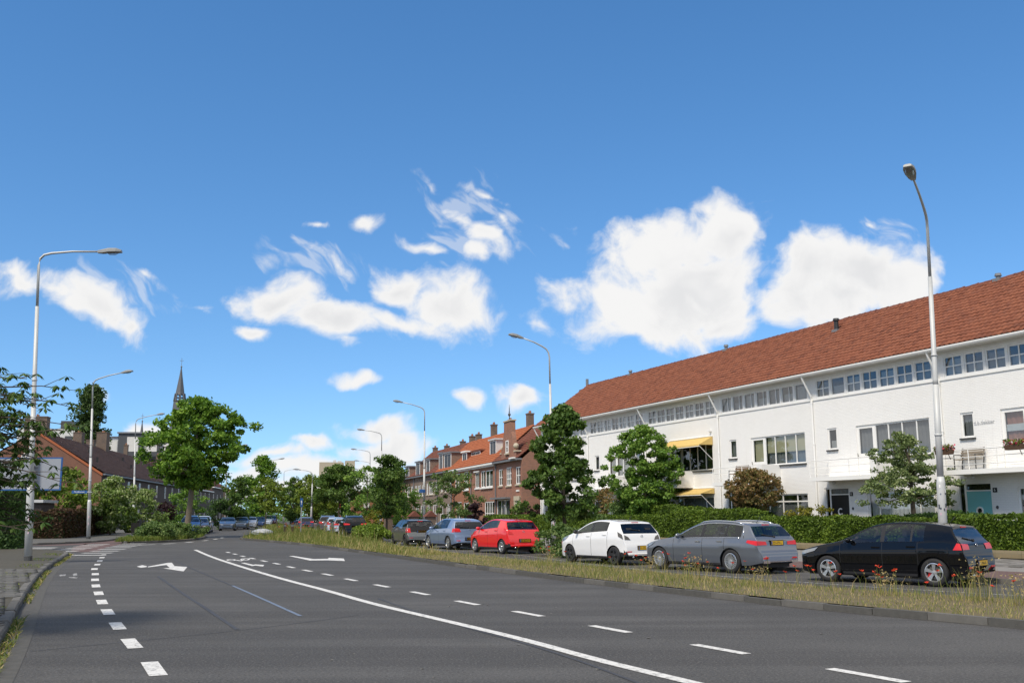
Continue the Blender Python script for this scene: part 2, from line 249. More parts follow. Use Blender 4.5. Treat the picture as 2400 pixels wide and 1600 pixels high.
# ------------------------------------------------------------------ mesh helpers
class MB:
    """collects polygons for one mesh; each face carries a material slot"""
    def __init__(s): s.v = []; s.f = []; s.m = []
    def add(s, vs, fs, m=0):
        o = len(s.v); s.v += [tuple(p) for p in vs]; s.f += [tuple(i+o for i in f) for f in fs]; s.m += [m]*len(fs)
    def box(s, x0, x1, y0, y1, z0, z1, m=0):
        v = [(x, y, z) for z in (z0, z1) for y in (y0, y1) for x in (x0, x1)]
        s.add(v, [(0, 2, 3, 1), (4, 5, 7, 6), (0, 1, 5, 4), (2, 6, 7, 3), (0, 4, 6, 2), (1, 3, 7, 5)], m)
    def quad(s, a, b, c, d, m=0): s.add([a, b, c, d], [(0, 1, 2, 3)], m)
    def prism(s, pts, y0, y1, m=0, axis='y'):
        """polygon in (x,z) pushed along y (or in (y,z) pushed along x, or (x,y) along z)"""
        n = len(pts)
        mk = {'y': lambda p, h: (p[0], h, p[1]), 'x': lambda p, h: (h, p[0], p[1]), 'z': lambda p, h: (p[0], p[1], h)}[axis]
        s.add([mk(p, y0) for p in pts]+[mk(p, y1) for p in pts], [tuple(range(n)), tuple(range(2*n-1, n-1, -1))]+[(i, i+n, (i+1) % n+n, (i+1) % n) for i in range(n)], m)
    def tube(s, path, rad, n=8, m=0, cap=True):
        P = [Vector(p) for p in path]; rad = rad if isinstance(rad, (list, tuple)) else [rad]*len(P); vs = []; fs = []
        up = Vector((0, 0, 1))
        for k, p in enumerate(P):
            d = (P[min(k+1, len(P)-1)]-P[max(k-1, 0)]).normalized()
            a = d.cross(up if abs(d.z) < .95 else Vector((1, 0, 0))).normalized(); b = a.cross(d)
            vs += [p+(a*math.cos(2*math.pi*q/n)+b*math.sin(2*math.pi*q/n))*rad[k] for q in range(n)]
        for k in range(len(P)-1): fs += [(k*n+q, k*n+(q+1) % n, (k+1)*n+(q+1) % n, (k+1)*n+q) for q in range(n)]
        if cap: fs += [tuple(range(n-1, -1, -1)), tuple(range((len(P)-1)*n, len(P)*n))]
        s.add(vs, fs, m)
    def lathe(s, prof, n=24, m=0, axis='z', c=(0, 0, 0)):
        vs = []; k = len(prof)
        for q in range(n):
            a = 2*math.pi*q/n
            for r, h in prof:
                p = {'z': (r*math.cos(a), r*math.sin(a), h), 'x': (h, r*math.cos(a), r*math.sin(a)), 'y': (r*math.cos(a), h, r*math.sin(a))}[axis]
                vs.append((p[0]+c[0], p[1]+c[1], p[2]+c[2]))
        s.add(vs, [(q*k+i, q*k+i+1, ((q+1) % n)*k+i+1, ((q+1) % n)*k+i) for q in range(n) for i in range(k-1)], m)
    def blob(s, c, r, m=0, nu=10, nv=6):
        s.lathe([(math.sin(math.pi*j/nv)*r[0], 0) for j in range(nv+1)], nu, m); k = nv+1; o = len(s.v)-nu*k
        for q in range(nu):
            for j in range(k):
                a = 2*math.pi*q/nu; th = math.pi*j/nv
                s.v[o+q*k+j] = (c[0]+r[0]*math.sin(th)*math.cos(a), c[1]+r[1]*math.sin(th)*math.sin(a), c[2]+r[2]*math.cos(th))
    def mesh(s, name, mats, smooth=False):
        me = bpy.data.meshes.new(name); me.from_pydata(s.v, [], s.f)
        for x in (mats if isinstance(mats, (list, tuple)) else [mats]): me.materials.append(M[x])
        if any(s.m): me.polygons.foreach_set('material_index', s.m)
        if smooth: me.polygons.foreach_set('use_smooth', [True]*len(s.f))
        me.update(); return me
    def build(s, name, mats, parent=None, smooth=False, loc=None, rot=None):
        return obj(name, s.mesh(name, mats, smooth), parent, loc, rot)
def obj(name, me, parent=None, loc=None, rot=None):
    o = bpy.data.objects.new(name, me); COL.objects.link(o)
    if parent is not None: o.parent = parent
    if loc is not None: o.location = loc
    if rot is not None: o.rotation_euler = rot
    return o
def tag(o, label, cat, group=None, kind=None):
    o['label'] = label; o['category'] = cat
    if group: o['group'] = group
    if kind: o['kind'] = kind
    return o
def struct(o): o['kind'] = 'structure'; return o
def thing(name, label, cat, loc=(0, 0, 0), rz=0., group=None):
    o = bpy.data.objects.new(name, None); COL.objects.link(o); o.empty_display_size = .2
    o.location = loc; o.rotation_euler = (0, 0, rz); return tag(o, label, cat, group)
def quads_np(name, V, mats, midx=None, smooth=False):
    """V: (n,4,3) array of loose quads"""
    n = len(V); me = bpy.data.meshes.new(name); me.vertices.add(n*4); me.vertices.foreach_set('co', np.ascontiguousarray(V, dtype=np.float32).ravel())
    me.loops.add(n*4); me.loops.foreach_set('vertex_index', np.arange(n*4, dtype=np.int32))
    me.polygons.add(n); me.polygons.foreach_set('loop_start', np.arange(0, n*4, 4, dtype=np.int32)); me.polygons.foreach_set('loop_total', np.full(n, 4, dtype=np.int32))
    for x in (mats if isinstance(mats, (list, tuple)) else [mats]): me.materials.append(M[x])
    if midx is not None: me.polygons.foreach_set('material_index', np.asarray(midx, dtype=np.int32))
    me.update(); me.validate(); return me
def poly_np(name, V, F, mats, midx=None):
    """V: (n,k,3) copies of one small shape with faces F (quads over its k points); every copy stays one loose piece"""
    V = np.asarray(V, np.float32); n, k = V.shape[:2]; F = np.asarray(F, np.int32); nf = len(F)
    I = (F[None]+(np.arange(n, dtype=np.int32)*k)[:, None, None]).ravel()
    me = bpy.data.meshes.new(name); me.vertices.add(n*k); me.vertices.foreach_set('co', V.ravel()); me.loops.add(n*nf*4); me.loops.foreach_set('vertex_index', I)
    me.polygons.add(n*nf); me.polygons.foreach_set('loop_start', np.arange(0, n*nf*4, 4, dtype=np.int32)); me.polygons.foreach_set('loop_total', np.full(n*nf, 4, dtype=np.int32))
    for x in (mats if isinstance(mats, (list, tuple)) else [mats]): me.materials.append(M[x])
    if midx is not None: me.polygons.foreach_set('material_index', np.repeat(np.asarray(midx, np.int32), nf))
    me.update(); me.validate(); return me
def lettering(name, text, size, mat, parent, loc, rot, ext=.002):
    c = bpy.data.curves.new(name, 'FONT'); c.body = text; c.size = size; c.extrude = ext; c.align_x = 'CENTER'; c.align_y = 'CENTER'
    c.resolution_u = 3; t_ = bpy.data.objects.new(name, c); COL.objects.link(t_); bpy.context.view_layer.update()
    me = bpy.data.meshes.new_from_object(t_.evaluated_get(bpy.context.evaluated_depsgraph_get())); bpy.data.objects.remove(t_); bpy.data.curves.remove(c); me.name = name; me.materials.clear(); me.materials.append(M[mat])
    return obj(name, me, parent, loc, rot)

# ------------------------------------------------------------------ lines on the ground
def smooth_line(pts, it=2):
    p = np.array(pts, float)
    for _ in range(it):
        a = p[:-1]*.75+p[1:]*.25; b = p[:-1]*.25+p[1:]*.75
        q = np.empty((len(a)*2, p.shape[1])); q[0::2] = a; q[1::2] = b; p = np.vstack([p[:1], q, p[-1:]])
    return p
def resample(p, n=None, step=None):
    p = np.asarray(p, float); d = np.r_[0, np.cumsum(np.hypot(*np.diff(p[:, :2], axis=0).T))]
    s = np.linspace(0, d[-1], n) if n else np.arange(0, d[-1], step)
    return np.stack([np.interp(s, d, p[:, k]) for k in range(p.shape[1])], 1)
def tangents(p):
    t = np.gradient(p, axis=0); return t/np.linalg.norm(t, axis=1)[:, None]
def offset(p, d):
    """to the right of the direction of travel"""
    t = tangents(p); return p+np.stack([t[:, 1], -t[:, 0]], 1)*d
def sheet(name, pts, z, mat, parent=None):
    b = MB(); b.add([(x, y, z) for x, y in pts], [tuple(range(len(pts)))]); o = b.build(name, mat, parent)
    return o
def band(name, A, B, z, mat, parent=None, zb=None):
    """sheet between two lines with the same number of points"""
    b = MB(); n = len(A); zb = z if zb is None else zb
    b.add([(x, y, z) for x, y in A]+[(x, y, zb) for x, y in B], [(i, i+1, n+i+1, n+i) for i in range(n-1)]); return b.build(name, mat, parent)
def stones(parent, name, line, w, h0, h1, L, mats, seed, top_round=.03):
    """a row of kerb stones along a line, each its own part; width to the right of the line"""
    rnd = random.Random(seed); p = resample(line, step=L); t = tangents(p); cache = []
    for mt in mats:
        for dh in (0, .012):
            b = MB(); b.prism([(0, h0), (0, h1-top_round+dh), (top_round, h1+dh), (w, h1+dh), (w, h0)], .006, L-.006); cache.append(b.mesh(name, mt))
    for i in range(len(p)-1):
        d = p[i+1]-p[i]; a = math.atan2(d[1], d[0])-math.pi/2
        o = obj(name, rnd.choice(cache), parent, (p[i][0], p[i][1], rnd.uniform(-.006, .006)), (0, rnd.uniform(-.01, .01), a+rnd.uniform(-.01, .01)))
KERB_L = smooth_line([(-2.2, 2), (-4.4, 8), (-6.54, 13.17), (-9.12, 18.97), (-11.64, 24.77), (-14.46, 31.55), (-17.4, 39.4), (-19.4, 44.6), (-21.4, 47.6), (-25, 49.3), (-34, 51), (-60, 55)])
KERB_F = smooth_line([(-70, 60), (-40, 57.5), (-30.5, 57.4), (-27.6, 58.6), (-26.3, 64), (-27.6, 71), (-30.7, 83), (-34.5, 97), (-38, 112), (-44, 140), (-56, 200), (-68, 260)])
MED_N = smooth_line([(20, -2), (12, 7.5), (9.6, 11.6), (7.51, 15.14), (5.48, 17.93), (3.89, 21.0), (1.37, 26.0), (-2.76, 35.6), (-6.41, 44.6), (-11.88, 57.6), (-17.0, 67), (-18.9, 70.6), (-20.2, 76), (-22.4, 88), (-25.6, 104), (-30, 122), (-37, 150), (-49, 198)])
MED_F = smooth_line([(24, 2), (16, 10), (12, 15), (9.35, 18.77), (7.13, 21.1), (3.86, 28.11), (.32, 35.2), (-3.37, 44.6), (-6.37, 53.45), (-9.45, 65), (-12.2, 74), (-15, 84), (-19.8, 101), (-25.6, 121), (-33.5, 149), (-46, 198)])
ROWL = smooth_line([(30, 4), (20, 12.5), (13.4, 19.1), (9.69, 23.35), (6.21, 28.78), (3.37, 33.6), (-.44, 43.2), (-3.04, 48.6), (-5.75, 54.6), (-9.6, 66), (-12.6, 77), (-15.4, 88), (-19.5, 103), (-26, 127), (-33, 152), (-45, 198)])
KERB_R = offset(ROWL, 2.15)
def at_line(p, y): return np.array([np.interp(y, p[:, 1], p[:, 0]), y])

# ------------------------------------------------------------------ the ground
struct(sheet('ground', [(-3000, -600), (3000, -600), (3000, 5000), (-3000, 5000)], -.06, 'lawn'))
road = struct(sheet('carriageway', [(-80, -10), (60, -10), (60, 30), (20, 60), (10, 120), (-10, 215), (-75, 265), (-95, 150), (-80, 60)], 0, 'asphalt'))
# pavement by the near left kerb
pl = resample(KERB_L, 90)
pav = [tuple(p) for p in offset(pl, -.16)]+[(-60, 47), (-60, 0), (-20, 0)]
pavl = struct(sheet('pavement', pav, .12, 'joint_soil'))
stones(pavl, 'kerb_stone', KERB_L[::-1], .16, -.05, .125, .98, ['kerb_dark', 'kerb'], 3)
gl = band('gutter_strip', offset(pl, .02), offset(pl, .34), .004, 'kerb_dark', road)
# far left pavement round the corner, with its kerb and the red cycle track in front of it
pf = resample(KERB_F, 90)
pavf = struct(sheet('pavement', [tuple(p) for p in offset(pf, -.14)]+[(-130, 260), (-130, 61)], .12, 'paver_dark'))
stones(pavf, 'kerb_stone', resample(KERB_F, 200)[30:110][::-1], .14, -.05, .125, 1.0, ['kerb', 'kerb_pale'], 4)
cy = np.array([p for p in resample(KERB_F, 300) if -29 < p[0] < -20 and p[1] > 58.5 and p[1] < 84])
band('cycle_track', offset(cy, .1), offset(cy, 2.2), .004, 'red_asphalt', road)
band('cycle_track', np.array([(-23.6, 61.5), (-21.8, 54.5), (-19.4, 47.5)]), np.array([(-25.9, 61.5), (-23.6, 54.5), (-20.7, 47.6)]), .004, 'red_asphalt', road)
# the side to the right: kerb, red cycle track, slabs, low wall line
kr = resample(KERB_R, 120)
cyc_a, cyc_b = offset(kr, .12), offset(kr, 3.1)
WD = Vector((math.cos(R(-23)), -math.sin(R(-23)), 0)); WX = Vector((.3907, -.9205, 0))   # terrace frame: into the houses, along them
def T(x, y, z=0.):
    """terrace frame to world: x along the fronts (negative = further off), y = distance beyond the front wall"""
    p = WD*(33+y)+WX*x; return (p.x, p.y, z)
hl = np.array([T(x, -4.35)[:2] for x in np.linspace(-8, -95, 120)])
pvr = struct(sheet('pavement', [tuple(p) for p in cyc_b]+[(40, 200), (140, 60), (60, 4)], .1, 'paver'))
ctr = band('cycle_track', cyc_a, cyc_b, .1, 'red_asphalt'); struct(ctr)
stones(ctr, 'kerb_stone', KERB_R[::-1][:], .15, -.05, .105, 1.0, ['kerb', 'kerb_dark'], 5)
struct(sheet('garden_soil', [T(x, y)[:2] for x, y in ((-8, -4.6), (-100, -4.6), (-100, 20), (-8, 20))], .16, 'soil'))
def slabs(parent, name, frame, xs, ys, L, z, mats, seed, gap=.012, th=.03):
    rnd = random.Random(seed); ms = []
    for mt in mats:
        b = MB(); b.box(gap, L-gap, gap, L-gap, -th, 0); ms.append(b.mesh(name, mt))
    n = 0
    for iy, y in enumerate(ys):
        for x in xs:
            p = frame(x+(L/2 if iy % 2 else 0), y)
            if p is None or n >= 298: continue
            n += 1; obj(name, rnd.choice(ms), parent, (p[0], p[1], z+rnd.uniform(-.004, .006)), (rnd.uniform(-.008, .008), rnd.uniform(-.008, .008), p[2]))
slabs(pvr, 'paving_slab', lambda x, y: (*T(x, y)[:2], R(-67)), np.arange(-29.2, -20.5, .45), np.arange(-8.3, -4.6, .45), .45, .128, ['paver', 'paver', 'kerb'], 8)
def near_left(x, y):
    if y < 11.5: return None
    kx = np.interp(y, KERB_L[:60, 1], KERB_L[:60, 0])
    return (x, y, 0) if kx-1.9 < x < kx-.45 else None
slabs(pavl, 'paving_slab', near_left, np.arange(-16, -5, .3), np.arange(11.5, 30, .3), .3, .142, ['paver_dark', 'paver_dark', 'kerb'], 9)
# median with its kerb stones
mn, mf = resample(MED_N, 160), resample(MED_F, 160)
med = struct(band('median_strip', offset(mn, .12), mf, .10, 'soil'))
stones(med, 'kerb_stone', MED_N[::-1], .15, -.05, .10, 1.0, ['kerb', 'kerb_dark', 'kerb_dark'], 6)
band('gutter_dirt', offset(mn, -.20), offset(mn, -.0), .004, 'kerb_dark', road)
stones(med, 'kerb_stone', resample(MED_F, 400)[60:220], .13, -.05, .12, 1.0, ['kerb', 'kerb_dark'], 7)
# island with the shrub, left of the far carriageway
ISL = smooth_line([(-23.4, 61.2), (-21.9, 63), (-21.3, 67), (-22.4, 74), (-24.4, 81), (-26.5, 81.2), (-26.8, 78), (-25.8, 70), (-24.6, 63.5), (-23.4, 61.2)])
isl = struct(sheet('island', [tuple(p) for p in ISL], .11, 'soil')); stones(isl, 'kerb_stone', ISL[::-1], .14, -.05, .12, 1.0, ['kerb', 'kerb_dark'], 11)

# ------------------------------------------------------------------ markings painted on the carriageway
def dash_at(line_pts, L, w, mat='road_paint', name='lane_dash', z=.006):
    P = smooth_line(line_pts, 1); t = None
    for i, p in enumerate(line_pts):
        a = np.array(line_pts[max(i-1, 0)]); c = np.array(line_pts[min(i+1, len(line_pts)-1)]); d = (c-a)/np.linalg.norm(c-a); n = np.array([d[1], -d[0]]); q = np.array(p)
        k = [q+d*L/2+n*w/2, q+d*L/2-n*w/2, q-d*L/2-n*w/2, q-d*L/2+n*w/2]
        sheet(name, [tuple(v) for v in k], z, mat, road)
def stripe(name, line, w, mat, z=.006, step=.8):
    p = resample(smooth_line(line), step=step); return band(name, offset(p, -w/2), offset(p, w/2), z, mat, road)
dash_at([(-3.1, 9.4), (-3.98, 11.47), (-5.06, 13.68), (-6.08, 15.81), (-7.13, 18.06), (-8.07, 20.12), (-9.05, 22.35), (-10.07, 24.68), (-11.05, 27.0), (-12.11, 29.58), (-13.3, 32.4), (-14.4, 35.3), (-15.5, 38.2), (-16.6, 41.1), (-17.7, 44.0)], 1.1, .19)
dash_at([(4.85, 8.7), (3.68, 10.82), (2.57, 12.89), (1.42, 15.13), (.25, 17.45), (-.88, 19.6), (-2.0, 21.99), (-3.12, 24.29), (-4.22, 26.58), (-5.26, 28.92), (-6.25, 30.97), (-7.2, 33.05), (-8.22, 35.43), (-9.16, 37.46), (-10.17, 39.74), (-11.11, 41.86), (-12.08, 44.21), (-12.97, 46.3)], 1.02, .15)
stripe('edge_line', [(2.9, 8.2), (1.69, 10.59), (.96, 12.0), (.13, 13.98), (-1.26, 16.72), (-2.73, 19.59), (-4.02, 22.58), (-6.05, 26.87), (-9.05, 33.74), (-12.2, 41.2), (-15.6, 49.9)], .17, 'road_paint')
dash_at([(-21.2, 58.8), (-20.6, 60.8), (-20.4, 64), (-20.6, 68), (-21.1, 72), (-21.8, 76)], 1.5, .22)
for k in range(8): sheet('block_mark', [(a, c) for a, c in ((-18.0-.66*k-.85, 43.6+2.5*k-.27), (-18.0-.66*k+.5, 43.6+2.5*k-.27), (-18.0-.66*k+.5, 43.6+2.5*k+.27), (-18.0-.66*k-.85, 43.6+2.5*k+.27))], .010, 'road_paint', road)
for k in range(7): sheet('block_mark', [(a, c) for a, c in ((-20.6-.62*k-.85, 46.2+2.3*k-.27), (-20.6-.62*k+.45, 46.2+2.3*k-.27), (-20.6-.62*k+.45, 46.2+2.3*k+.27), (-20.6-.62*k-.85, 46.2+2.3*k+.27))], .010, 'road_paint', road)
for k in range(4): sheet('block_mark', [(a, c) for a, c in ((-23.6-.5*k-1.3, 49.4+1.5*k-.3), (-23.6-.5*k+.9, 49.4+1.5*k-.3), (-23.6-.5*k+.9, 49.4+1.5*k+.3), (-23.6-.5*k-1.3, 49.4+1.5*k+.3))], .010, 'road_paint', road)
def ground_poly(name, pts, mat='road_paint', z=.006): return sheet(name, pts, z, mat, road)
# lane arrows (surveyed outlines)
def G(u, v):
    """ground point surveyed from the photograph"""
    d = _f+_i*((u-1200)/2333)+_j*((800-v)/2333); k = -EYE/d.z; return (d.x*k, d.y*k)
def survey(name, px, mat='road_paint', z=.006):
    return ground_poly(name, [G(u, v) for u, v in px], mat, z)
ARW = thing('lane_arrow', 'white bent turn arrow painted on the middle lane, left of the solid line', 'road marking')
def on(o, parent): o.parent = parent; return o
A0 = lambda x, y: (300+x*.2551, 1180+y*.2551)
on(survey('arrow_stem', [A0(180, 578), (A0(362, 543)), A0(402, 541), A0(428, 573), A0(545, 580), A0(510, 622), A0(322, 592), A0(385, 590), A0(352, 562), A0(185, 584)]), ARW)
on(survey('arrow_tip', [A0(80, 577), A0(130, 564), A0(172, 572), A0(172, 581), A0(120, 588)]), ARW)
ARB = thing('lane_arrow', 'long white arrow painted on the lane beside the median grass', 'road marking')
on(survey('arrow_stem', [A0(1478, 480), A0(1520, 479), A0(1705, 508), A0(1838, 505), A0(1845, 496), A0(1982, 503), A0(1992, 526), A0(1832, 519), A0(1668, 521), A0(1590, 503)]), ARB)
BIK = thing('bicycle_mark', 'white bicycle symbol with small bent arrow painted in the cycle lane', 'road marking')
on(survey('arrow_stem', [A0(1035, 543), A0(1072, 542), A0(1150, 560), A0(1170, 557), A0(1205, 559), A0(1252, 562), A0(1240, 576), A0(1172, 568), A0(1140, 572)]), BIK)
def ringpx(cx, cy, rx, ry, n=16):
    b = MB(); o = [G(*A0(cx+rx*math.cos(2*math.pi*k/n), cy+ry*math.sin(2*math.pi*k/n))) for k in range(n)]; i = [G(*A0(cx+rx*.62*math.cos(2*math.pi*k/n), cy+ry*.62*math.sin(2*math.pi*k/n))) for k in range(n)]
    b.add([(*p, .006) for p in o]+[(*p, .006) for p in i], [(k, (k+1) % n, n+(k+1) % n, n+k) for k in range(n)]); return b.build('wheel_ring', 'road_paint', BIK)
ringpx(948, 516, 44, 8); ringpx(1075, 511, 44, 9)
on(survey('frame_line', [A0(985, 520), A0(1000, 517), A0(1036, 521), A0(1062, 508), A0(1075, 509), A0(1045, 527), A0(1015, 525)], 'road_paint', .007), BIK)
on(survey('handlebar', [A0(1090, 503), A0(1128, 504), A0(1118, 511), A0(1092, 508)], 'road_paint', .0075), BIK)
WORN = thing('worn_mark', 'worn remains of a white symbol on the shaded lane by the left kerb', 'road marking')
on(survey('worn_patch', [(138, 1347), (155, 1345), (153, 1349), (140, 1350)], 'worn_paint'), WORN); on(survey('worn_patch', [(170, 1345), (180, 1342), (181, 1348), (172, 1350)], 'worn_paint'), WORN); on(survey('worn_patch', [(160, 1352), (182, 1352), (180, 1355), (164, 1354)], 'worn_paint'), WORN)
stripe('blue_line', [G(545, 1372), G(620, 1405), G(715, 1448)], .07, 'blue_paint', .006)
stripe('sealed_crack', [G(370, 1350), G(420, 1385), G(490, 1430), G(560, 1478)], .07, 'sealant', .005); stripe('sealed_crack', [G(405, 1310), G(440, 1328), G(520, 1362), G(545, 1372)], .05, 'sealant', .005)
stripe('sealed_crack', [G(70, 1526), G(250, 1508), G(560, 1478), G(850, 1440)], .02, 'sealant', .005); stripe('sealed_crack', [G(1600, 1640), G(1300, 1525), G(1050, 1460), G(880, 1400)], .05, 'sealant', .005)
stripe('parking_line', [(20.2, 11.8), (13, 18), (9.05, 21.9), (6.4, 26.0), (4.15, 30.2), (2.4, 34.6), (.04, 43.0), (-3.6, 49), (-6.4, 55), (-10.2, 66), (-13.2, 77)], .1, 'worn_paint')
dash_at([(-5.3, 47.5), (-7.0, 52.5)], 2.0, .12)
# litter of small pale scraps on the asphalt
rl = random.Random(5); b = MB()
for k in range(70):
    y = rl.uniform(10.5, 34); x = rl.uniform(-9, 7)*y/20+rl.uniform(-2, 2)-(y-12)*.25; a = rl.uniform(0, 6.28); s = rl.uniform(.012, .035)
    b.add([(x+s*math.cos(a), y+s*math.sin(a), .006), (x-s*math.sin(a), y+s*math.cos(a), .014), (x-s*math.cos(a), y-s*math.sin(a), .006), (x+s*math.sin(a), y-s*math.cos(a), .012)], [(0, 1, 2, 3)])
o = b.build('litter', 'kerb_pale'); tag(o, 'scattered pale scraps and petals lying on the asphalt', 'litter', kind='stuff')
# ------------------------------------------------------------------ building kit
def wall(name, mat, parent, x0, x1, z0, z1, holes, y=0., depth=.14, top=None):
    """front wall in the xz plane at y (outside is -y) with openings that have reveals"""
    xs = sorted({x0, x1, *[h[0] for h in holes], *[h[1] for h in holes]}); zs = sorted({z0, z1, *[h[2] for h in holes], *[h[3] for h in holes]})
    b = MB()
    for i in range(len(xs)-1):
        for k in range(len(zs)-1):
            cx, cz = (xs[i]+xs[i+1])/2, (zs[k]+zs[k+1])/2
            if any(h[0] < cx < h[1] and h[2] < cz < h[3] for h in holes): continue
            b.quad((xs[i], y, zs[k]), (xs[i+1], y, zs[k]), (xs[i+1], y, zs[k+1]), (xs[i], y, zs[k+1]))
    d = y+depth; nx, nz = len(xs)-1, len(zs)-1
    hole = lambda i, k: 0 <= i < nx and 0 <= k < nz and any(h[0] < (xs[i]+xs[i+1])/2 < h[1] and h[2] < (zs[k]+zs[k+1])/2 < h[3] for h in holes)
    for i in range(nx):
        for k in range(nz):
            if not hole(i, k): continue
            a, c, e, f = xs[i], xs[i+1], zs[k], zs[k+1]
            if not hole(i-1, k): b.quad((a, y, e), (a, d, e), (a, d, f), (a, y, f))
            if not hole(i+1, k): b.quad((c, d, e), (c, y, e), (c, y, f), (c, d, f))
            if not hole(i, k+1): b.quad((a, d, f), (c, d, f), (c, y, f), (a, y, f))
            if not hole(i, k-1): b.quad((a, y, e), (c, y, e), (c, d, e), (a, d, e))
    return b.build(name, mat, parent)
def window(parent, x0, x1, z0, z1, cols=1, rows=1, fw=.055, y=.05, frame='white_paint', back='curtain', name='window', bars=None, cur=(0, 1), bw=None, glass='pane'):
    """frame with its glazing bars; pane, curtain and dark room behind are pieces of it"""
    b = MB(); g = .004; x0 += g; x1 -= g; z0 += g; z1 -= g; bw = bw or fw*.75
    b.box(x0, x1, y, y+.06, z0, z0+fw); b.box(x0, x1, y, y+.06, z1-fw, z1); b.box(x0, x0+fw, y+.001, y+.059, z0+fw, z1-fw); b.box(x1-fw, x1, y+.001, y+.059, z0+fw, z1-fw)
    ix0, ix1, iz0, iz1 = x0+fw, x1-fw, z0+fw, z1-fw
    xs = bars if bars is not None else [ix0+(ix1-ix0)*k/cols for k in range(1, cols)]
    for x in xs: b.box(x-bw/2, x+bw/2, y+.004, y+.055, iz0, iz1)
    for k in range(1, rows):
        z = iz0+(iz1-iz0)*k/rows; b.box(ix0, ix1, y+.007, y+.052, z-bw/2, z+bw/2)
    o = b.build(name, frame, parent)
    p = MB(); p.quad((ix0, y+.035, iz0), (ix1, y+.035, iz0), (ix1, y+.035, iz1), (ix0, y+.035, iz1)); p.build('pane', glass, o)
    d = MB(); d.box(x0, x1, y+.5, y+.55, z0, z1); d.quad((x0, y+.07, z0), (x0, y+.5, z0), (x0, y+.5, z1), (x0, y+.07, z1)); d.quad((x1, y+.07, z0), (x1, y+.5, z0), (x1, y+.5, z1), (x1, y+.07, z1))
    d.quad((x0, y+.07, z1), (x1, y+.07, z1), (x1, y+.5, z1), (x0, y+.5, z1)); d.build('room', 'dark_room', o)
    if back:
        za, zb = iz0+(iz1-iz0)*cur[0], iz0+(iz1-iz0)*cur[1]; c = MB(); n = max(4, int((ix1-ix0)/.12)); fl = 'blind' not in back
        for k in range(n):
            xa, xb = ix0+(ix1-ix0)*k/n, ix0+(ix1-ix0)*(k+1)/n; ya, yb = (y+.14+.03*(k % 2)*fl, y+.14+.03*((k+1) % 2)*fl)
            c.quad((xa, ya, za), (xb, yb, za), (xb, yb, zb), (xa, ya, zb))
        c.build('blind' if 'blind' in back else 'curtain', back, o)
    return o
PROF = ((0, .035), (.3, .05), (.62, .012), (1., .030)); TILE_F = [(0, 1, 5, 4), (1, 2, 6, 5), (2, 3, 7, 6), (8, 9, 1, 0), (9, 10, 2, 1), (10, 11, 3, 2)]
def pantile_np(nx, ny, w, h, rnd, S):
    """tiles over a slope: S(u, v, lift) -> point; each is a roll and a pan with a front lip, 12 points"""
    Q = []
    for j in range(ny):
        for i in range(nx):
            u0 = i*w+rnd.uniform(-.004, .004); v0 = j*h+rnd.uniform(-.008, .008); l = rnd.uniform(-.006, .01)
            Q.append([S(u0+p*w, v0, l+q+.035) for p, q in PROF]+[S(u0+p*w, v0+h*1.02, l+q) for p, q in PROF]+[S(u0+p*w, v0, l+q) for p, q in PROF])
    return np.array(Q)
def roof_field(name, mat, parent, x0, x1, ey, ez, ry, rz, w=.26, h=.33, seed=1, w_=None):
    L = math.hypot(ry-ey, rz-ez); cy_, cz_ = (ry-ey)/L, (rz-ez)/L
    S = lambda u, v, l: (x0+u, ey+cy_*v-cz_*l, ez+cz_*v+cy_*l)
    o = obj(name, poly_np(name, pantile_np(max(1, round((x1-x0)/w)), max(1, round(L/h)), (x1-x0)/max(1, round((x1-x0)/w)), L/max(1, round(L/h)), random.Random(seed), S), TILE_F, mat), parent)
    o['kind'] = 'stuff'; return o

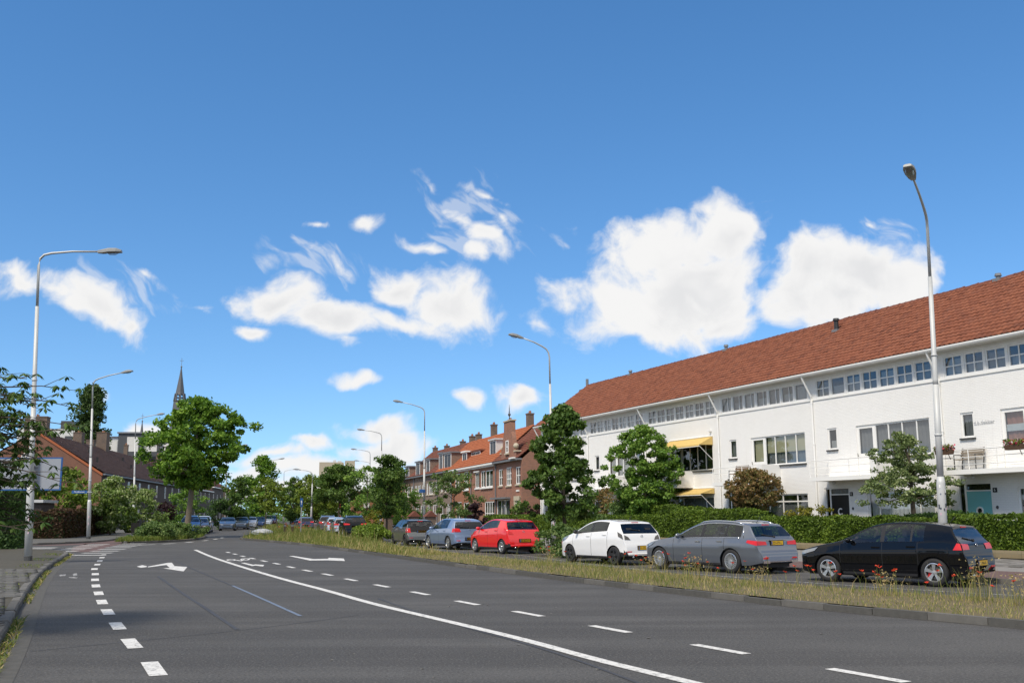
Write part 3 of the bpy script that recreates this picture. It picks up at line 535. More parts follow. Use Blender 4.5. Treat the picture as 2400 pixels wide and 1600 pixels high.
# ------------------------------------------------------------------ the white terrace: six houses, pipe to pipe
TZ = R(-67)
UW = 8.09; EAVE_Y, EAVE_Z, RIDGE_Y, RIDGE_Z = -.62, 8.44, 4.2, 11.92
def white_house(xp, label, right_cut=None, left_end=False, ribbon='bars', door='black_paint', opts=()):
    W_ = right_cut or UW
    h = thing('white_house', label, 'house', T(xp, 0), TZ, 'houses of the white terrace')
    rib = [(.33+1.075*k, .33+1.075*k+.98, 7.25, 8.13) for k in range(7) if .33+1.075*k+.98 < W_-.1]
    bay = 'bay' in opts
    big = (2.97, 7.42, 4.13, 5.66); small = (1.0, 1.66, 4.66, 5.69); ent = (.55, 2.25, .2, 2.84); grd = (3.45, 7.4, .75, 2.62)
    holes = [r for r in rib]+[small, (2.97, 4.12, 3.36, 5.66)]
    if W_ > 7: holes += [(4.12, 7.42, 4.13, 5.66), grd]
    elif W_ > 4.3: holes += [(4.12, W_-.15, 4.13, 5.66), (3.3, W_-.1, .75, 2.84)]
    holes += [ent]
    # openings that touch are merged in one wall with a shared reveal
    wall('wall', 'white_brick', h, 0, W_, 0, EAVE_Z-.05, holes)
    b = MB(); b.box(0, W_, 0, .02, 0, .18); 
    if left_end:
        b = MB(); b.add([(0, 0, 0), (0, 9, 0), (0, 9, 8.4), (0, 4.2, 11.8), (0, 0, 8.4)], [(0, 1, 2, 3, 4)]); b.build('side_wall', 'white_brick', h)
    b = MB(); b.box(0, W_, 8.9, 9.0, 0, 8.4); b.build('rear_wall', 'white_brick', h); b = MB(); b.box(.01, W_-.01, .9, .94, .1, 8.3); b.build('inner_wall', 'white_brick', h)
    if right_cut: b = MB(); b.add([(W_, 0, 0), (W_, 9, 0), (W_, 9, 8.39), (W_, 4.2, 11.78), (W_, 0, 8.39)], [(0, 1, 2, 3, 4)]); b.build('side_wall', 'white_brick', h)
    b = MB(); b.box(.02, W_-.02, -.045, -.001, 7.14, 7.235); b.build('sill_band', 'white_paint', h)
    for k, r in enumerate(rib):
        kind = ribbon if ribbon != 'mixed' else ('plain' if k == 1 else 'bars')
        window(h, *r, 2 if kind == 'bars' else 1, 2 if kind == 'bars' else 1, fw=.06, y=.03, bars=None if kind == 'bars' else ([r[0]+.62] if ribbon == 'plain' and k != 6 else []), back=('sheer' if 'sheer' in opts else 'curtain') if (k*7+int(-xp)) % 3 else 'curtain_grey', cur=(0, 1) if 'sheer' in opts else (0, .55 if k % 2 else .9))
    b = MB(); b.box(0.01, W_-.01, EAVE_Y+.1, -.002, EAVE_Z-.09, EAVE_Z-.04); b.build('soffit', 'soffit', h)
    n = 14; b = MB()
    gp = [(EAVE_Y-.10*math.cos(math.pi*q/8)+.0, EAVE_Z-.02-.11*math.sin(math.pi*q/8)) for q in range(9)]
    b.prism([(p[0], p[1]) for p in gp]+[(EAVE_Y+.09, EAVE_Z+.0), (EAVE_Y-.09, EAVE_Z+.0)], .0, W_-.004, axis='x'); b.build('gutter', 'white_paint', h)
    b = MB(); b.tube([(.06, EAVE_Y, EAVE_Z-.12), (.06, EAVE_Y+.08, EAVE_Z-.3), (.07, -.11, 7.35), (.07, -.08, 7.15), (.07, -.08, 4.2), (.07, -.08, .1)], .05, 8); b.tube([(.07, -.08, 5.05), (.07, -.08, 4.98)], .065, 8); b.tube([(.07, -.08, 7.1), (.07, -.08, 7.0)], .065, 8); b.build('downpipe', 'white_paint', h)
    # first floor: small window, balcony door, wide window
    o = window(h, *small, fw=.075, y=.04, back='curtain' if 'half' in opts else 'curtain_grey', cur=(0, .42) if 'half' in opts else (0, 1))
    b = MB(); b.box(small[0]-.06, small[1]+.06, -.08, -.002, small[2]-.075, small[2]-.005); b.build('sill', 'dark_metal', h)
    fr = 'cream_paint' if 'awning' in opts else 'white_paint'
    cur1 = {'yellow': ('blind_yellow', (.42, 1)), 'grey': ('curtain_grey', (0, 1)), 'red': ('curtain_red', (0, 1)), 'none': (None, (0, 1)), 'sheer': ('sheer', (0, 1)), 'net': ('curtain', (0, 1))}
    ck = next((o_ for o_ in opts if o_ in cur1), 'grey')
    b = MB(); b.box(2.98, 4.11, .05, .10, 3.37, 4.22); b.box(3.16, 3.93, .035, .051, 3.5, 4.1); dr = b.build('balcony_door', 'white_paint', h)
    dw = window(h, 2.97, 4.12, 4.22, 5.66, fw=.14, y=.05, frame=fr, back={'yellow': 'blind_yellow', 'red': 'curtain_red'}.get(ck, 'curtain_grey' if ck == 'grey' else cur1[ck][0]), name='balcony_door_window')
    if 'red' in opts: b = MB(); b.box(3.13, 3.96, .12, .13, 4.78, 5.05); b.build('sheer_strip', 'sheer', dw)
    b = MB(); b.tube([(3.02, .03, 4.25), (3.02, -.01, 4.25), (3.02, -.01, 4.4)], .014, 6); b.build('handle', 'dark_metal', dr)
    if W_ > 4.3:
        xr = 7.42 if W_ > 7 else W_-.15
        o = window(h, 4.12, xr, 4.13, 5.66, fw=.06, y=.05, frame=fr, bars=[x for x in (4.97, 5.80, 6.65) if x < xr], bw=.05, back=cur1[ck][0], cur=cur1[ck][1])
        if 'yellow' in opts:
            c = MB(); 
            for k in range(30): xa = 4.2+k*.105; c.quad((xa, .26+.03*(k % 2), 4.2), (xa+.105, .26+.03*((k+1) % 2), 4.2), (xa+.105, .26+.03*((k+1) % 2), 5.6), (xa, .26+.03*(k % 2), 5.6))
            c.build('curtain', 'curtain_grey', o)
        b = MB(); b.box(4.12, xr+.05, -.09, -.002, 4.05, 4.122); b.build('sill', 'dark_metal', h)
    # balcony slab, parapet and rail
    b = MB(); b.box(.92, 5.05, -1.2, -.003, 3.14, 3.33); b.build('balcony_slab', 'white_paint', h)
    if W_ > 5.4:
        b = MB(); b.box(5.05, 5.40, -1.2, -.003, 3.14, 4.12); b.build('balcony_parapet', 'white_brick' if False else 'white_paint', h)
    b = MB()
    for z in (3.52, 3.81): b.tube([(.97, -.02, z), (.97, -1.15, z), (5.05, -1.15, z)], .014, 6)
    b.tube([(.97, -.02, 4.10), (.97, -1.15, 4.10), (5.05, -1.15, 4.10)], .022, 6)
    for x in (.97, 2.3, 3.65, 5.0): b.tube([(x, -1.15, 3.33), (x, -1.15, 4.1)], .018, 6)
    b.build('balcony_rail', 'white_paint', h)
    b = MB(); b.blob((1.9, -.55, 3.06), (.1, .1, .08)); b.build('porch_lamp', 'pale_grey', h)
    # entrance: side light, fan light, door
    b = MB(); b.box(.554, .62, .03, .12, .2, 2.836); b.box(2.19, 2.246, .03, .12, .2, 2.836); b.box(.62, 2.19, .031, .119, 2.79, 2.836); b.box(.89, .97, .031, .119, .2, 2.79); b.box(.97, 2.19, .032, .118, 2.5, 2.55); df = b.build('door_frame', 'white_paint', h)
    p = MB(); p.quad((.62, .08, .2), (.89, .08, .2), (.89, .08, 2.79), (.62, .08, 2.79)); p.quad((.97, .08, 2.55), (2.19, .08, 2.55), (2.19, .08, 2.79), (.97, .08, 2.79)); p.build('pane', 'pane', df)
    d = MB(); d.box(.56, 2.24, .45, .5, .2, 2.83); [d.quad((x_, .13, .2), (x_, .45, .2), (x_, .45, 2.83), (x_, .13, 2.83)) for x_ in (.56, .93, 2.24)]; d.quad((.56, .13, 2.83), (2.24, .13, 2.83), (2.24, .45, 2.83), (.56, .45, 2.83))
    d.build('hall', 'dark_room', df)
    d = MB(); 
    for k in range(8): xa = 1.+k*.148; d.quad((xa, .13+.03*(k % 2), 2.56), (xa+.148, .13+.03*((k+1) % 2), 2.56), (xa+.148, .13+.03*((k+1) % 2), 2.78), (xa, .13+.03*(k % 2), 2.78))
    if door == 'black_paint': d.build('curtain', 'curtain', df)
    b = MB(); b.box(.975, 2.185, .05, .1, .21, 2.495); dd = b.build('door', door, h)
    b = MB(); cxd, czd = 1.58, 1.72; ro, ri = (.17, .115)
    n = 24; op = range(n) if door != 'black_paint' else range(3, n-2)
    for q in op:
        a0, a1 = 2*math.pi*q/n, 2*math.pi*(q+1)/n
        b.add([(cxd+r*math.cos(a), yy_, czd+r*math.sin(a)) for a in (a0, a1) for r, yy_ in ((ri, .05), (ri, .015), (ro, .015), (ro, .05))], [(1, 2, 6, 5), (0, 1, 5, 4), (2, 3, 7, 6)])
    b.build('ring', 'white_paint', dd)
    if door != 'black_paint':
        b = MB(); b.lathe([(0, -.0), (.112, -.0)], 20, axis='y', c=(cxd, .045, czd)); b.build('porthole', 'dark_room', dd)
    b = MB(); b.box(2.33, 2.52, -.03, -.002, 2.44, 2.62); pl_ = b.build('number_plate', 'black_paint', h)
    b = MB(); b.lathe([(0, -.03), (.05, -.03), (.07, -.002)], 14, axis='y', c=(2.46, 0, 1.86)); b.build('doorbell', 'dark_metal', h)
    # ground-floor window
    if W_ > 7:
        if 'blinds' in opts:
            o = window(h, *grd, fw=.06, y=.05, bars=[4.3, 5.4, 6.55], back=None); b = MB()
            b.box(grd[0]+.06, grd[1]-.06, .052, .1, 2.22, 2.28); b.build('transom', 'white_paint', o)
            b = MB()
            for k in range(26): b.quad((grd[0]+.07, .14, .82+k*.055), (grd[1]-.07, .14, .82+k*.055), (grd[1]-.07, .165, .86+k*.055), (grd[0]+.07, .165, .86+k*.055))
            b.build('blind', 'curtain_grey', o)
        else: window(h, *grd, fw=.07, y=.05, bars=[4.14, 6.55], back='sheer' if 'sheerground' in opts else 'curtain')
        b = MB(); b.box(grd[0]-.05, grd[1]+.05, -.08, -.002, grd[2]-.075, grd[2]-.005); b.build('sill', 'dark_metal', h)
    elif W_ > 4.3:
        o = window(h, 3.3, W_-.1, .75, 2.84, fw=.07, y=.05, back='curtain', cur=(0, .75)); b = MB(); b.box(3.37, W_-.17, .052, .1, 2.5, 2.56); b.build('transom', 'white_paint', o)
        b = MB(); b.quad((3.37, .075, 2.56), (W_-.17, .075, 2.56), (W_-.17, .075, 2.77), (3.37, .075, 2.77)); b.build('stained_pane', 'teal_paint', o)
    # yellow canvas awnings on stays
    if 'awning' in opts:
        for x0, x1, zt, zf, wf in ((2.9, 7.5, 6.02, 5.54, .95), (3.4, 7.5, 3.08, 2.78, .95)):
            b = MB(); b.add([(x0, -.02, zt), (x1, -.02, zt), (x1, -wf, zf), (x0, -wf, zf), (x0, -wf, zf-.1), (x1, -wf, zf-.1)], [(0, 1, 2, 3), (3, 2, 5, 4)]); b.add([(x0, -.02, zt), (x0, -wf, zf), (x0, -.02, zf)], [(0, 1, 2)]); b.add([(x1, -.02, zt), (x1, -wf, zf), (x1, -.02, zf)], [(0, 1, 2)])
            o = b.build('awning', 'awning', h); b = MB(); b.tube([(x0, -.04, zt+.03), (x1, -.04, zt+.03)], .05, 8)
            for x in (x0+.05, x1-.05): b.tube([(x, -wf, zf-.03), (x, -.03, zf-.85)], .018, 6)
            b.tube([(x0, -wf, zf-.1), (x1, -wf, zf-.1)], .022, 6); b.build('awning_frame', 'white_paint', o)
        b = MB(); b.box(7.3, 7.42, -.22, -.03, 6.3, 6.38); b.tube([(7.36, -.03, 6.2), (7.36, -.12, 6.3)], .02, 6); b.build('security_lamp', 'white_paint', h)
    # roof
    L = math.hypot(RIDGE_Y-EAVE_Y, RIDGE_Z-EAVE_Z); ca, sa = (RIDGE_Y-EAVE_Y)/L, (RIDGE_Z-EAVE_Z)/L
    S = lambda u, v, l: (u, EAVE_Y+ca*v-sa*l, EAVE_Z+.02+sa*v+ca*l)
    b = MB(); b.quad(S(0, .02, -.05), S(W_, .02, -.05), S(W_, L, -.05), S(0, L, -.05)); b.quad(S(0, L, -.05), S(W_, L, -.05), (W_, 9.0, 8.4), (0, 9.0, 8.4)); rf = b.build('roof', 'roof_dark', h)
    nx, ny = round(W_/.26), 18; tw, th = W_/nx, L/ny; rnd = random.Random(int(-xp*7)); x_keep = 9
    if 'tiles' in opts:
        ms = []
        for v in range(3):
            q = pantile_np(1, 1, tw, th, rnd, lambda u, v_, l: (u, ca*v_-sa*l, sa*v_+ca*l)); ms.append(poly_np('roof_tile', q, TILE_F, 'roof_tile'))
        # every tile of this mesh shares one island set, so vary tone with a few materials by drift in object space
        n_single = 0
        for j in range(ny):
            for i in range(nx):
                if i >= nx-16 and n_single < 288:
                    n_single += 1; obj('roof_tile', rnd.choice(ms), rf, S(i*tw, j*th, rnd.uniform(-.006, .008)))
        nx2 = nx-16
    else: nx2 = nx
    o = obj('roof_tile_field', poly_np('roof_tile_field', pantile_np(nx2, ny, tw, th, rnd, S), TILE_F, 'roof_tile'), rf); o['kind'] = 'stuff'
    me = None; nr = int(W_/.4)
    b = MB(); b.prism([(-.13, -.08), (-.09, .05), (0, .09), (.09, .05), (.13, -.08)], .0, .41, axis='x'); b.prism([(-.145, -.08), (-.1, .065), (0, .105), (.1, .065), (.145, -.08)], .36, .412, axis='x'); me = b.mesh('ridge_tile', 'roof_brown')
    for k in range(nr): obj('ridge_tile', me, rf, (k*W_/nr, RIDGE_Y, RIDGE_Z+.03+rnd.uniform(-.012, .012)), (rnd.uniform(-.03, .03), rnd.uniform(-.02, .02), rnd.uniform(-.02, .02)))
    return h
hE = white_house(-31.50, 'white brick house with teal door, flower boxes and pink curtains', right_cut=8.0, door='teal_paint', opts=('red', 'tiles'))
hD = white_house(-39.59, 'white brick house with black door and letter C ring, behind the small clipped tree', ribbon='mixed', opts=('grey', 'half', 'sheerground'))
hC = white_house(-47.68, 'white brick house with pale yellow blinds, behind the round reddish topiary', ribbon='plain', opts=('yellow', 'blinds'))
hB = white_house(-55.77, 'white brick house with two yellow canvas awnings', opts=('awning', 'none'), door='teal_paint')
hA = white_house(-63.86, 'white brick house half hidden behind the dense hornbeam, net curtains in its top windows', opts=('sheer', 'net'))
hZ = white_house(-71.95, 'last white brick house at the far end of the terrace, behind the kerbside tree', left_end=True, opts=('sheer', 'net'))
# lettering on the wall, the house number, balcony things
lettering('wall_lettering', 'd.b.dekker', .24, 'pale_grey', hE, (2.17, -.012, 5.22), (R(90), 0, 0), .008)
lettering('digit', '6', .15, 'white_paint', hE, (2.425, -.032, 2.53), (R(90), 0, 0)); lettering('digit', '8', .15, 'white_paint', hD, (2.425, -.032, 2.53), (R(90), 0, 0))
def roof_vent(x, v, hgt, label, fat=.09, mat='plastic'):
    y = EAVE_Y+.81*v; z = EAVE_Z+.585*v; o = thing('roof_vent', label, 'roof vent', T(x, y, z), TZ)
    b = MB(); b.box(-.2, .2, -.12, .2, .0, .14); b.build('flashing', 'lead_grey', o); b = MB(); b.tube([(0, .05, 0), (0, .05, hgt)], [fat*1.2, fat], 10); b.build('pipe', mat, o); b = MB(); b.tube([(0, .05, hgt), (0, .05, hgt+.12)], [fat*1.6, fat*1.3], 10); b.build('cap', mat, o)
roof_vent(-41.0, 4.5, .62, 'black flue pipe standing on the red tiled roof below the ridge', .11); roof_vent(-52.5, 5.85, .3, 'low grey vent on the ridge of the red roof, nearer of two', .1, 'lead_grey'); roof_vent(-64.8, 5.85, .3, 'low grey vent on the ridge of the red roof, farther of two', .1, 'lead_grey'); roof_vent(-31.6, 5.85, .25, 'small dark vent on the ridge above the tall lamp post', .1, 'lead_grey')
def planter(x, label):
    o = thing('flower_box', label, 'flower box', T(x, -1.28, 3.95), TZ, 'flower boxes on the balcony rail'); b = MB(); b.add([(-.36, -.11, 0), (.36, -.11, 0), (.36, .11, 0), (-.36, .11, 0), (-.4, -.14, .2), (.4, -.14, .2), (.4, .14, .2), (-.4, .14, .2)], [(0, 1, 2, 3), (0, 1, 5, 4), (1, 2, 6, 5), (2, 3, 7, 6), (3, 0, 4, 7)]); b.tube([(.2, 0, -.0), (.2, .1, -.2)], .015, 6); b.build('box', 'planter', o)
    rn = np.random.default_rng(int(-x*10)); n = 260; c = rn.uniform((-.4, -.16, .16), (.4, .16, .36), (n, 3)); q = rn.normal(0, .04, (n, 4, 3))+c[:, None]
    fl = obj('flowers', quads_np('flowers', q, ['leaf_bush', 'sticker_red', 'sticker_pink'], rn.choice([0, 1, 2], n, p=[.55, .27, .18])), o)
planter(-30.25, 'brown flower box with pink flowers on the balcony rail beside the lamp post'); planter(-26.9, 'brown flower box with flowers in front of the balcony door, at the picture edge')
def bench(x, y, z, label, mat, rz=0., W_=1.15):
    o = thing('garden_bench', label, 'bench', T(x, y, z), TZ+rz)
    for k in range(3): b = MB(); b.box(-W_/2, W_/2, -.2+k*.14, -.08+k*.14, .42, .45); b.build('seat_slat', mat, o)
    for k in range(3): b = MB(); b.box(-W_/2, W_/2, .22+k*.03, .245+k*.03, .52+k*.13, .62+k*.13); b.build('back_slat', mat, o)
    for s in (-1, 1):
        b = MB(); b.tube([(s*W_*.46, -.2, 0), (s*W_*.46, -.2, .62), (s*W_*.46, .2, .62)], .025, 6); b.tube([(s*W_*.46, .2, 0), (s*W_*.46, .32, .9)], .025, 6); b.build('side_frame', 'dark_metal', o)
bench(-29.85, -.45, 3.33, 'wooden bench on the balcony above the teal door', 'wood_grey'); bench(-45.3, -.5, 3.33, 'slatted bench with black arms on the balcony above the round reddish topiary', 'wood')

# ------------------------------------------------------------------ the brick row beyond the white terrace
A2 = R(-17.2); n2 = Vector((math.cos(A2), -math.sin(A2), 0)); x2 = Vector((-math.sin(A2), -math.cos(A2), 0)); BZ = -(R(90)+A2)
def B2(x, y, z=0.): p = n2*(27+y)+x2*x; return (p.x, p.y, z)
def gable_roof(h, mat, x0, x1, ez, rz, ry=4., ey=-.35, w=.26, back=8.2, seed=1):
    b = MB(); b.quad((x0, ey, ez-.04), (x1, ey, ez-.04), (x1, ry, rz-.04), (x0, ry, rz-.04)); b.quad((x0, ry, rz-.04), (x1, ry, rz-.04), (x1, back, ez-.04), (x0, back, ez-.04)); o = b.build('roof', mat, h)
    roof_field('roof_tile_field', mat, o, x0, x1, ey, ez, ry, rz, w, .36, seed); return o
def chimney(rf, x, y, z0, z1, w=.75, d=.6, pots=2, mat='chimney_brick'):
    b = MB(); b.box(x-w/2, x+w/2, y-d/2, y+d/2, z0, z1); b.box(x-w/2-.05, x+w/2+.05, y-d/2-.05, y+d/2+.05, z1, z1+.12); o = b.build('chimney', mat, rf)
    b = MB()
    for k in range(pots): b.tube([(x-w*.2+k*w*.4, y, z1+.1), (x-w*.2+k*w*.4, y, z1+.38)], [.11, .09], 8)
    b.build('chimney_pot', 'orange_brick', o)
def row_house(x0, W_, label, mat, wins, eave=6.5, ridge=10.3, roofmat='roof_orange', chim=(), dorm=(), extras=None, dentil=False):
    h = thing('brick_house', label, 'house', B2(x0, 0), BZ, 'houses of the brick row')
    wall('wall', mat, h, 0, W_, 0, eave, [w[:4] for w in wins], depth=.12)
    b = MB(); b.quad((0, 8, 0), (W_, 8, 0), (W_, 8, eave), (0, 8, eave)); b.add([(W_, .0, 0), (W_, 8, 0), (W_, 8, eave), (W_, 4, ridge-.08), (W_, 0, eave)], [(0, 1, 2, 3, 4)]); b.add([(0, 0, 0), (0, 8, 0), (0, 8, eave), (0, 4, ridge-.08), (0, 0, eave)], [(0, 1, 2, 3, 4)]); b.build('side_wall', mat, h)
    for w in wins:
        window(h, *w[:4], *(w[4] if len(w) > 4 else (2, 2)), fw=.09, y=.03, back=(w[5] if len(w) > 5 else 'curtain_grey'), cur=(0, .8)); b = MB(); b.box(w[0]-.08, w[1]+.08, -.1, -.002, w[2]-.13, w[2]-.005); b.build('sill', 'white_paint' if dentil else 'stone_trim', h)
    rf = gable_roof(h, roofmat, 0, W_, eave+.08, ridge, seed=int(W_*100))
    b = MB(); b.box(.0, W_-.01, -.42, -.003, eave-.1, eave+.06)
    if dentil:
        for k in range(int(W_/.34)): b.box(.1+k*.34, .26+k*.34, -.3, -.004, eave-.26, eave-.102)
    b.build('cornice', 'white_paint' if dentil else 'lead_grey', h)
    b = MB(); b.tube([(.1, -.09, eave-.1), (.1, -.09, 0)], .055, 6); b.build('downpipe', 'lead_grey', h)
    for c in chim: chimney(rf, *c)
    for (a, c, z0, z1, cheek, rmat, dep) in dorm:
        yb = -.35+(z0-eave)*1.15
        b = MB(); b.box(a, c, yb+.002, yb+dep, z0-.3, z1); o = b.build('dormer', cheek, rf)
        b = MB(); b.box(a-.18, c+.18, yb-.2, yb+dep+.1, z1, z1+.16); b.build('dormer_roof', rmat, o)
        b = MB(); b.box(a-.02, a+.1, yb-.05, yb+.0, z0, z1-.002); b.box(c-.1, c+.02, yb-.05, yb, z0, z1-.002); b.box(a+.1, c-.1, yb-.049, yb-.001, z1-.12, z1-.003); b.add([(a+.08, yb-.02, z1-.1), (a+.12, yb-.02, z1-.1), (a+.1, yb-.02, z1-.05)], [(0, 1, 2)]); b.build('dormer_frame', 'white_paint', o)
        b = MB(); b.box(a+.1, c-.1, yb-.03, yb+.0, z0, z1-.003); b.build('dormer_sash', 'white_paint', o)
        for k in (0, 1): m_ = (a+c)/2; p = MB(); p.box(a+.16 if k == 0 else m_+.05, m_-.05 if k == 0 else c-.16, yb-.036, yb-.031, z0+.12, z1-.12); p.build('dormer_pane', 'dark_panel', o)
    if extras: extras(h, rf)
    return h
def gable_front(h, rf):
    # ornamental brick gable with shoulders over the eave, with its own window, and the finial
    b = MB(); pts = [(2.3, 6.5), (2.3, 7.3), (2.55, 7.75), (2.85, 7.85), (3.0, 8.5), (3.25, 9.1), (3.3, 10.1), (5.6, 10.1), (5.65, 9.1), (5.9, 8.5), (6.05, 7.85), (6.35, 7.75), (6.6, 7.3), (7.0, 7.3), (7.0, 6.5)]
    b.prism(pts, -.18, .22); g = b.build('gable', 'red_brick', h)
    window(g, 4.0, 4.85, 7.2, 8.35, 1, 2, fw=.1, y=-.25, back='curtain_grey'); b = MB(); b.box(3.85, 5.0, -.34, -.181, 7.06, 7.19); b.box(3.2, 5.7, -.26, .3, 10.1, 10.22)
    for x in (2.5, 6.5): b.blob((x, -.0, 7.75), (.28, .26, .25))
    b.box(2.15, 2.5, -.26, .3, 7.2, 7.32); b.box(6.5, 7.15, -.26, .3, 7.2, 7.32); b.build('gable_trim', 'stone_trim', g)
    b = MB(); b.tube([(4.45, 0, 10.2), (4.45, 0, 11.3), (4.45, 0, 11.7)], [.05, .035, .008], 6); b.blob((4.45, 0, 10.75), (.13, .13, .16)); b.tube([(4.2, 0, 11.0), (4.7, 0, 11.0)], .02, 6); b.build('finial', 'dark_metal', g)
    b = MB(); b.box(6.1, 7.5, -.6, .0, 6.55, 6.68); b.build('hood', 'white_paint', h)
    # porch surround and glazed ground-floor front
    b = MB(); b.box(6.15, 6.5, -.14, -.002, 0, 3.2); b.box(7.5, 7.85, -.14, -.002, 0, 3.2); b.box(6.15, 7.85, -.16, -.001, 2.85, 3.25); b.build('door_surround', 'stone_trim', h)
    b = MB(); b.box(6.5, 7.5, -.03, -.003, .1, 2.85); d = b.build('door', 'white_paint', h); b = MB(); b.box(6.75, 7.2, -.04, -.031, 1.1, 2.2); b.build('door_pane', 'dark_panel', d)
    b = MB(); b.box(6.6, 7.4, -.06, -.002, 4.0-.35, 4.0-.2); b.build('name_stone', 'white_paint', h)
    b = MB(); b.box(-.4, 4.7, -.5, -.003, 3.05, 3.2); b.build('flat_canopy', 'lead_grey', h)
    chimney(rf, 5.3, 4.2, 9.5, 10.9, 1.0)
B4 = [(2, 2)]
row_house(-92.6, 8.2, 'red brick corner house with ornamental curved gable and iron finial', 'red_brick', [(.95, 2.2, 4.3, 5.85, (2, 2)), (3.45, 5.05, 4.25, 5.92, (3, 3)), (6.4, 7.75, 4.3, 5.85, (2, 2)), (.3, 4.55, .6, 3.0, (3, 1))], extras=gable_front, roofmat='roof_brown', ridge=10.0)
def h2x(h, rf):
    b = MB(); b.box(3.8, 8.1, -.16, -.032, 4.15, 4.27); b.build('window_ledge', 'white_paint', h); b = MB(); b.box(1.4, 3.4, -.16, -.032, 5.9, 6.02); b.build('lintel', 'white_paint', h)
row_house(-101.8, 9.2, 'red brick house with white dormer and wide opened white casements', 'red_brick', [(1.6, 3.2, 4.3, 5.9, (2, 1)), (3.8, 5.4, 4.3, 5.95, (2, 1)), (5.5, 8.1, 4.3, 5.95, (2, 1), 'curtain'), (5.2, 8.6, .6, 2.9, (4, 2)), (1.0, 2.2, .2, 2.6, (1, 2))], chim=[(.3, 4.2, 9.6, 11.4), (7.0, 4.2, 9.6, 11.5)], dorm=[(4.4, 6.6, 7.5, 8.95, 'sheer', 'pale_grey', 2.4)], extras=h2x, dentil=True)
row_house(-110.4, 8.6, 'orange-red brick house with white dentil cornice and long red dormer', 'orange_brick', [(1.6, 4.2, 4.25, 6.1, (2, 1), 'blind_yellow'), (5.4, 7.5, 4.25, 6.15, (3, 2)), (2.1, 4.5, .6, 3.0, (2, 1)), (5.4, 7.6, .8, 2.9, (2, 2))], chim=[(2.6, 4.2, 9.6, 11.5), (8.3, 4.2, 9.6, 11.3)], dorm=[(2.0, 3.9, 7.45, 8.4, 'roof_brown', 'white_paint', 3.0), (3.9, 7.6, 7.9, 8.35, 'roof_brown', 'roof_brown', 2.4)], dentil=True)
row_house(-117.5, 7.1, 'grey-brown brick house with tall brick-cheeked dormer and hanging balcony basket', 'grey_brick', [(1.7, 2.6, 4.25, 5.6), (3.6, 4.5, 4.2, 5.6), (5.5, 6.7, 4.2, 5.65), (1.4, 3.6, .6, 2.8), (4.6, 6.5, .6, 2.8, (3, 1))], chim=[(.2, 4.2, 9.6, 10.9), (3.2, 4.2, 9.6, 10.9)], dorm=[(.3, 2.2, 6.9, 8.75, 'brown_brick', 'lead_grey', 2.6), (3.0, 6.3, 6.9, 8.6, 'brown_brick', 'lead_grey', 3.2)])
row_house(-124.5, 7.0, 'grey-brown brick house behind the lamp post with blue band, skylights in its red roof', 'grey_brick', [(.8, 1.6, 4.1, 5.5), (2.2, 4.6, 4.1, 5.55, (3, 2)), (5.2, 6.5, 4.1, 5.55), (1.5, 3.5, .6, 2.8), (4.5, 6.5, .6, 2.8)], chim=[(2.6, 4.2, 9.6, 10.6)], dorm=[(.6, 2.6, 6.8, 8.4, 'brown_brick', 'lead_grey', 3.0)], roofmat='roof_brown')
row_house(-131.5, 7.0, 'grey-brown brick house with flat grey dormer, sixth of the row', 'grey_brick', [(.8, 1.8, 4.0, 5.4), (2.4, 4.4, 4.0, 5.4, (3, 2)), (5.0, 6.4, 4.0, 5.4), (1.5, 3.5, .6, 2.8), (4.5, 6.5, .6, 2.8)], chim=[(1., 4.2, 9.6, 10.6)], dorm=[(2.4, 4.8, 6.6, 8.3, 'brown_brick', 'lead_grey', 3.0)], roofmat='roof_brown')
row_house(-138.5, 7.0, 'farthest house of the brick row, with a small dormer', 'brown_brick', [(.8, 1.8, 4.0, 5.4), (2.4, 4.4, 4.0, 5.4), (5.0, 6.4, 4.0, 5.4)], chim=[(1., 4.2, 9.6, 10.8)], dorm=[(2.4, 4.8, 6.6, 8.0, 'brown_brick', 'lead_grey', 3.0)], roofmat='roof_brown')
# chimney seen over the hip of the white terrace
o = thing('chimney_stack', 'brown brick chimney with metal flue, behind the far end of the white terrace', 'chimney', B2(-83.5, 6.0, 0), BZ); b = MB(); b.box(-.6, .6, -.5, .5, 0, 12.6); b.box(-.68, .68, -.58, .58, 12.6, 12.75); b.build('stack', 'chimney_brick', o); b = MB(); b.tube([(-.1, 0, 12.7), (-.1, 0, 13.7)], .14, 8); b.tube([(.35, 0, 12.7), (.35, 0, 13.1)], .1, 8); b.build('flue', 'lead_grey', o)

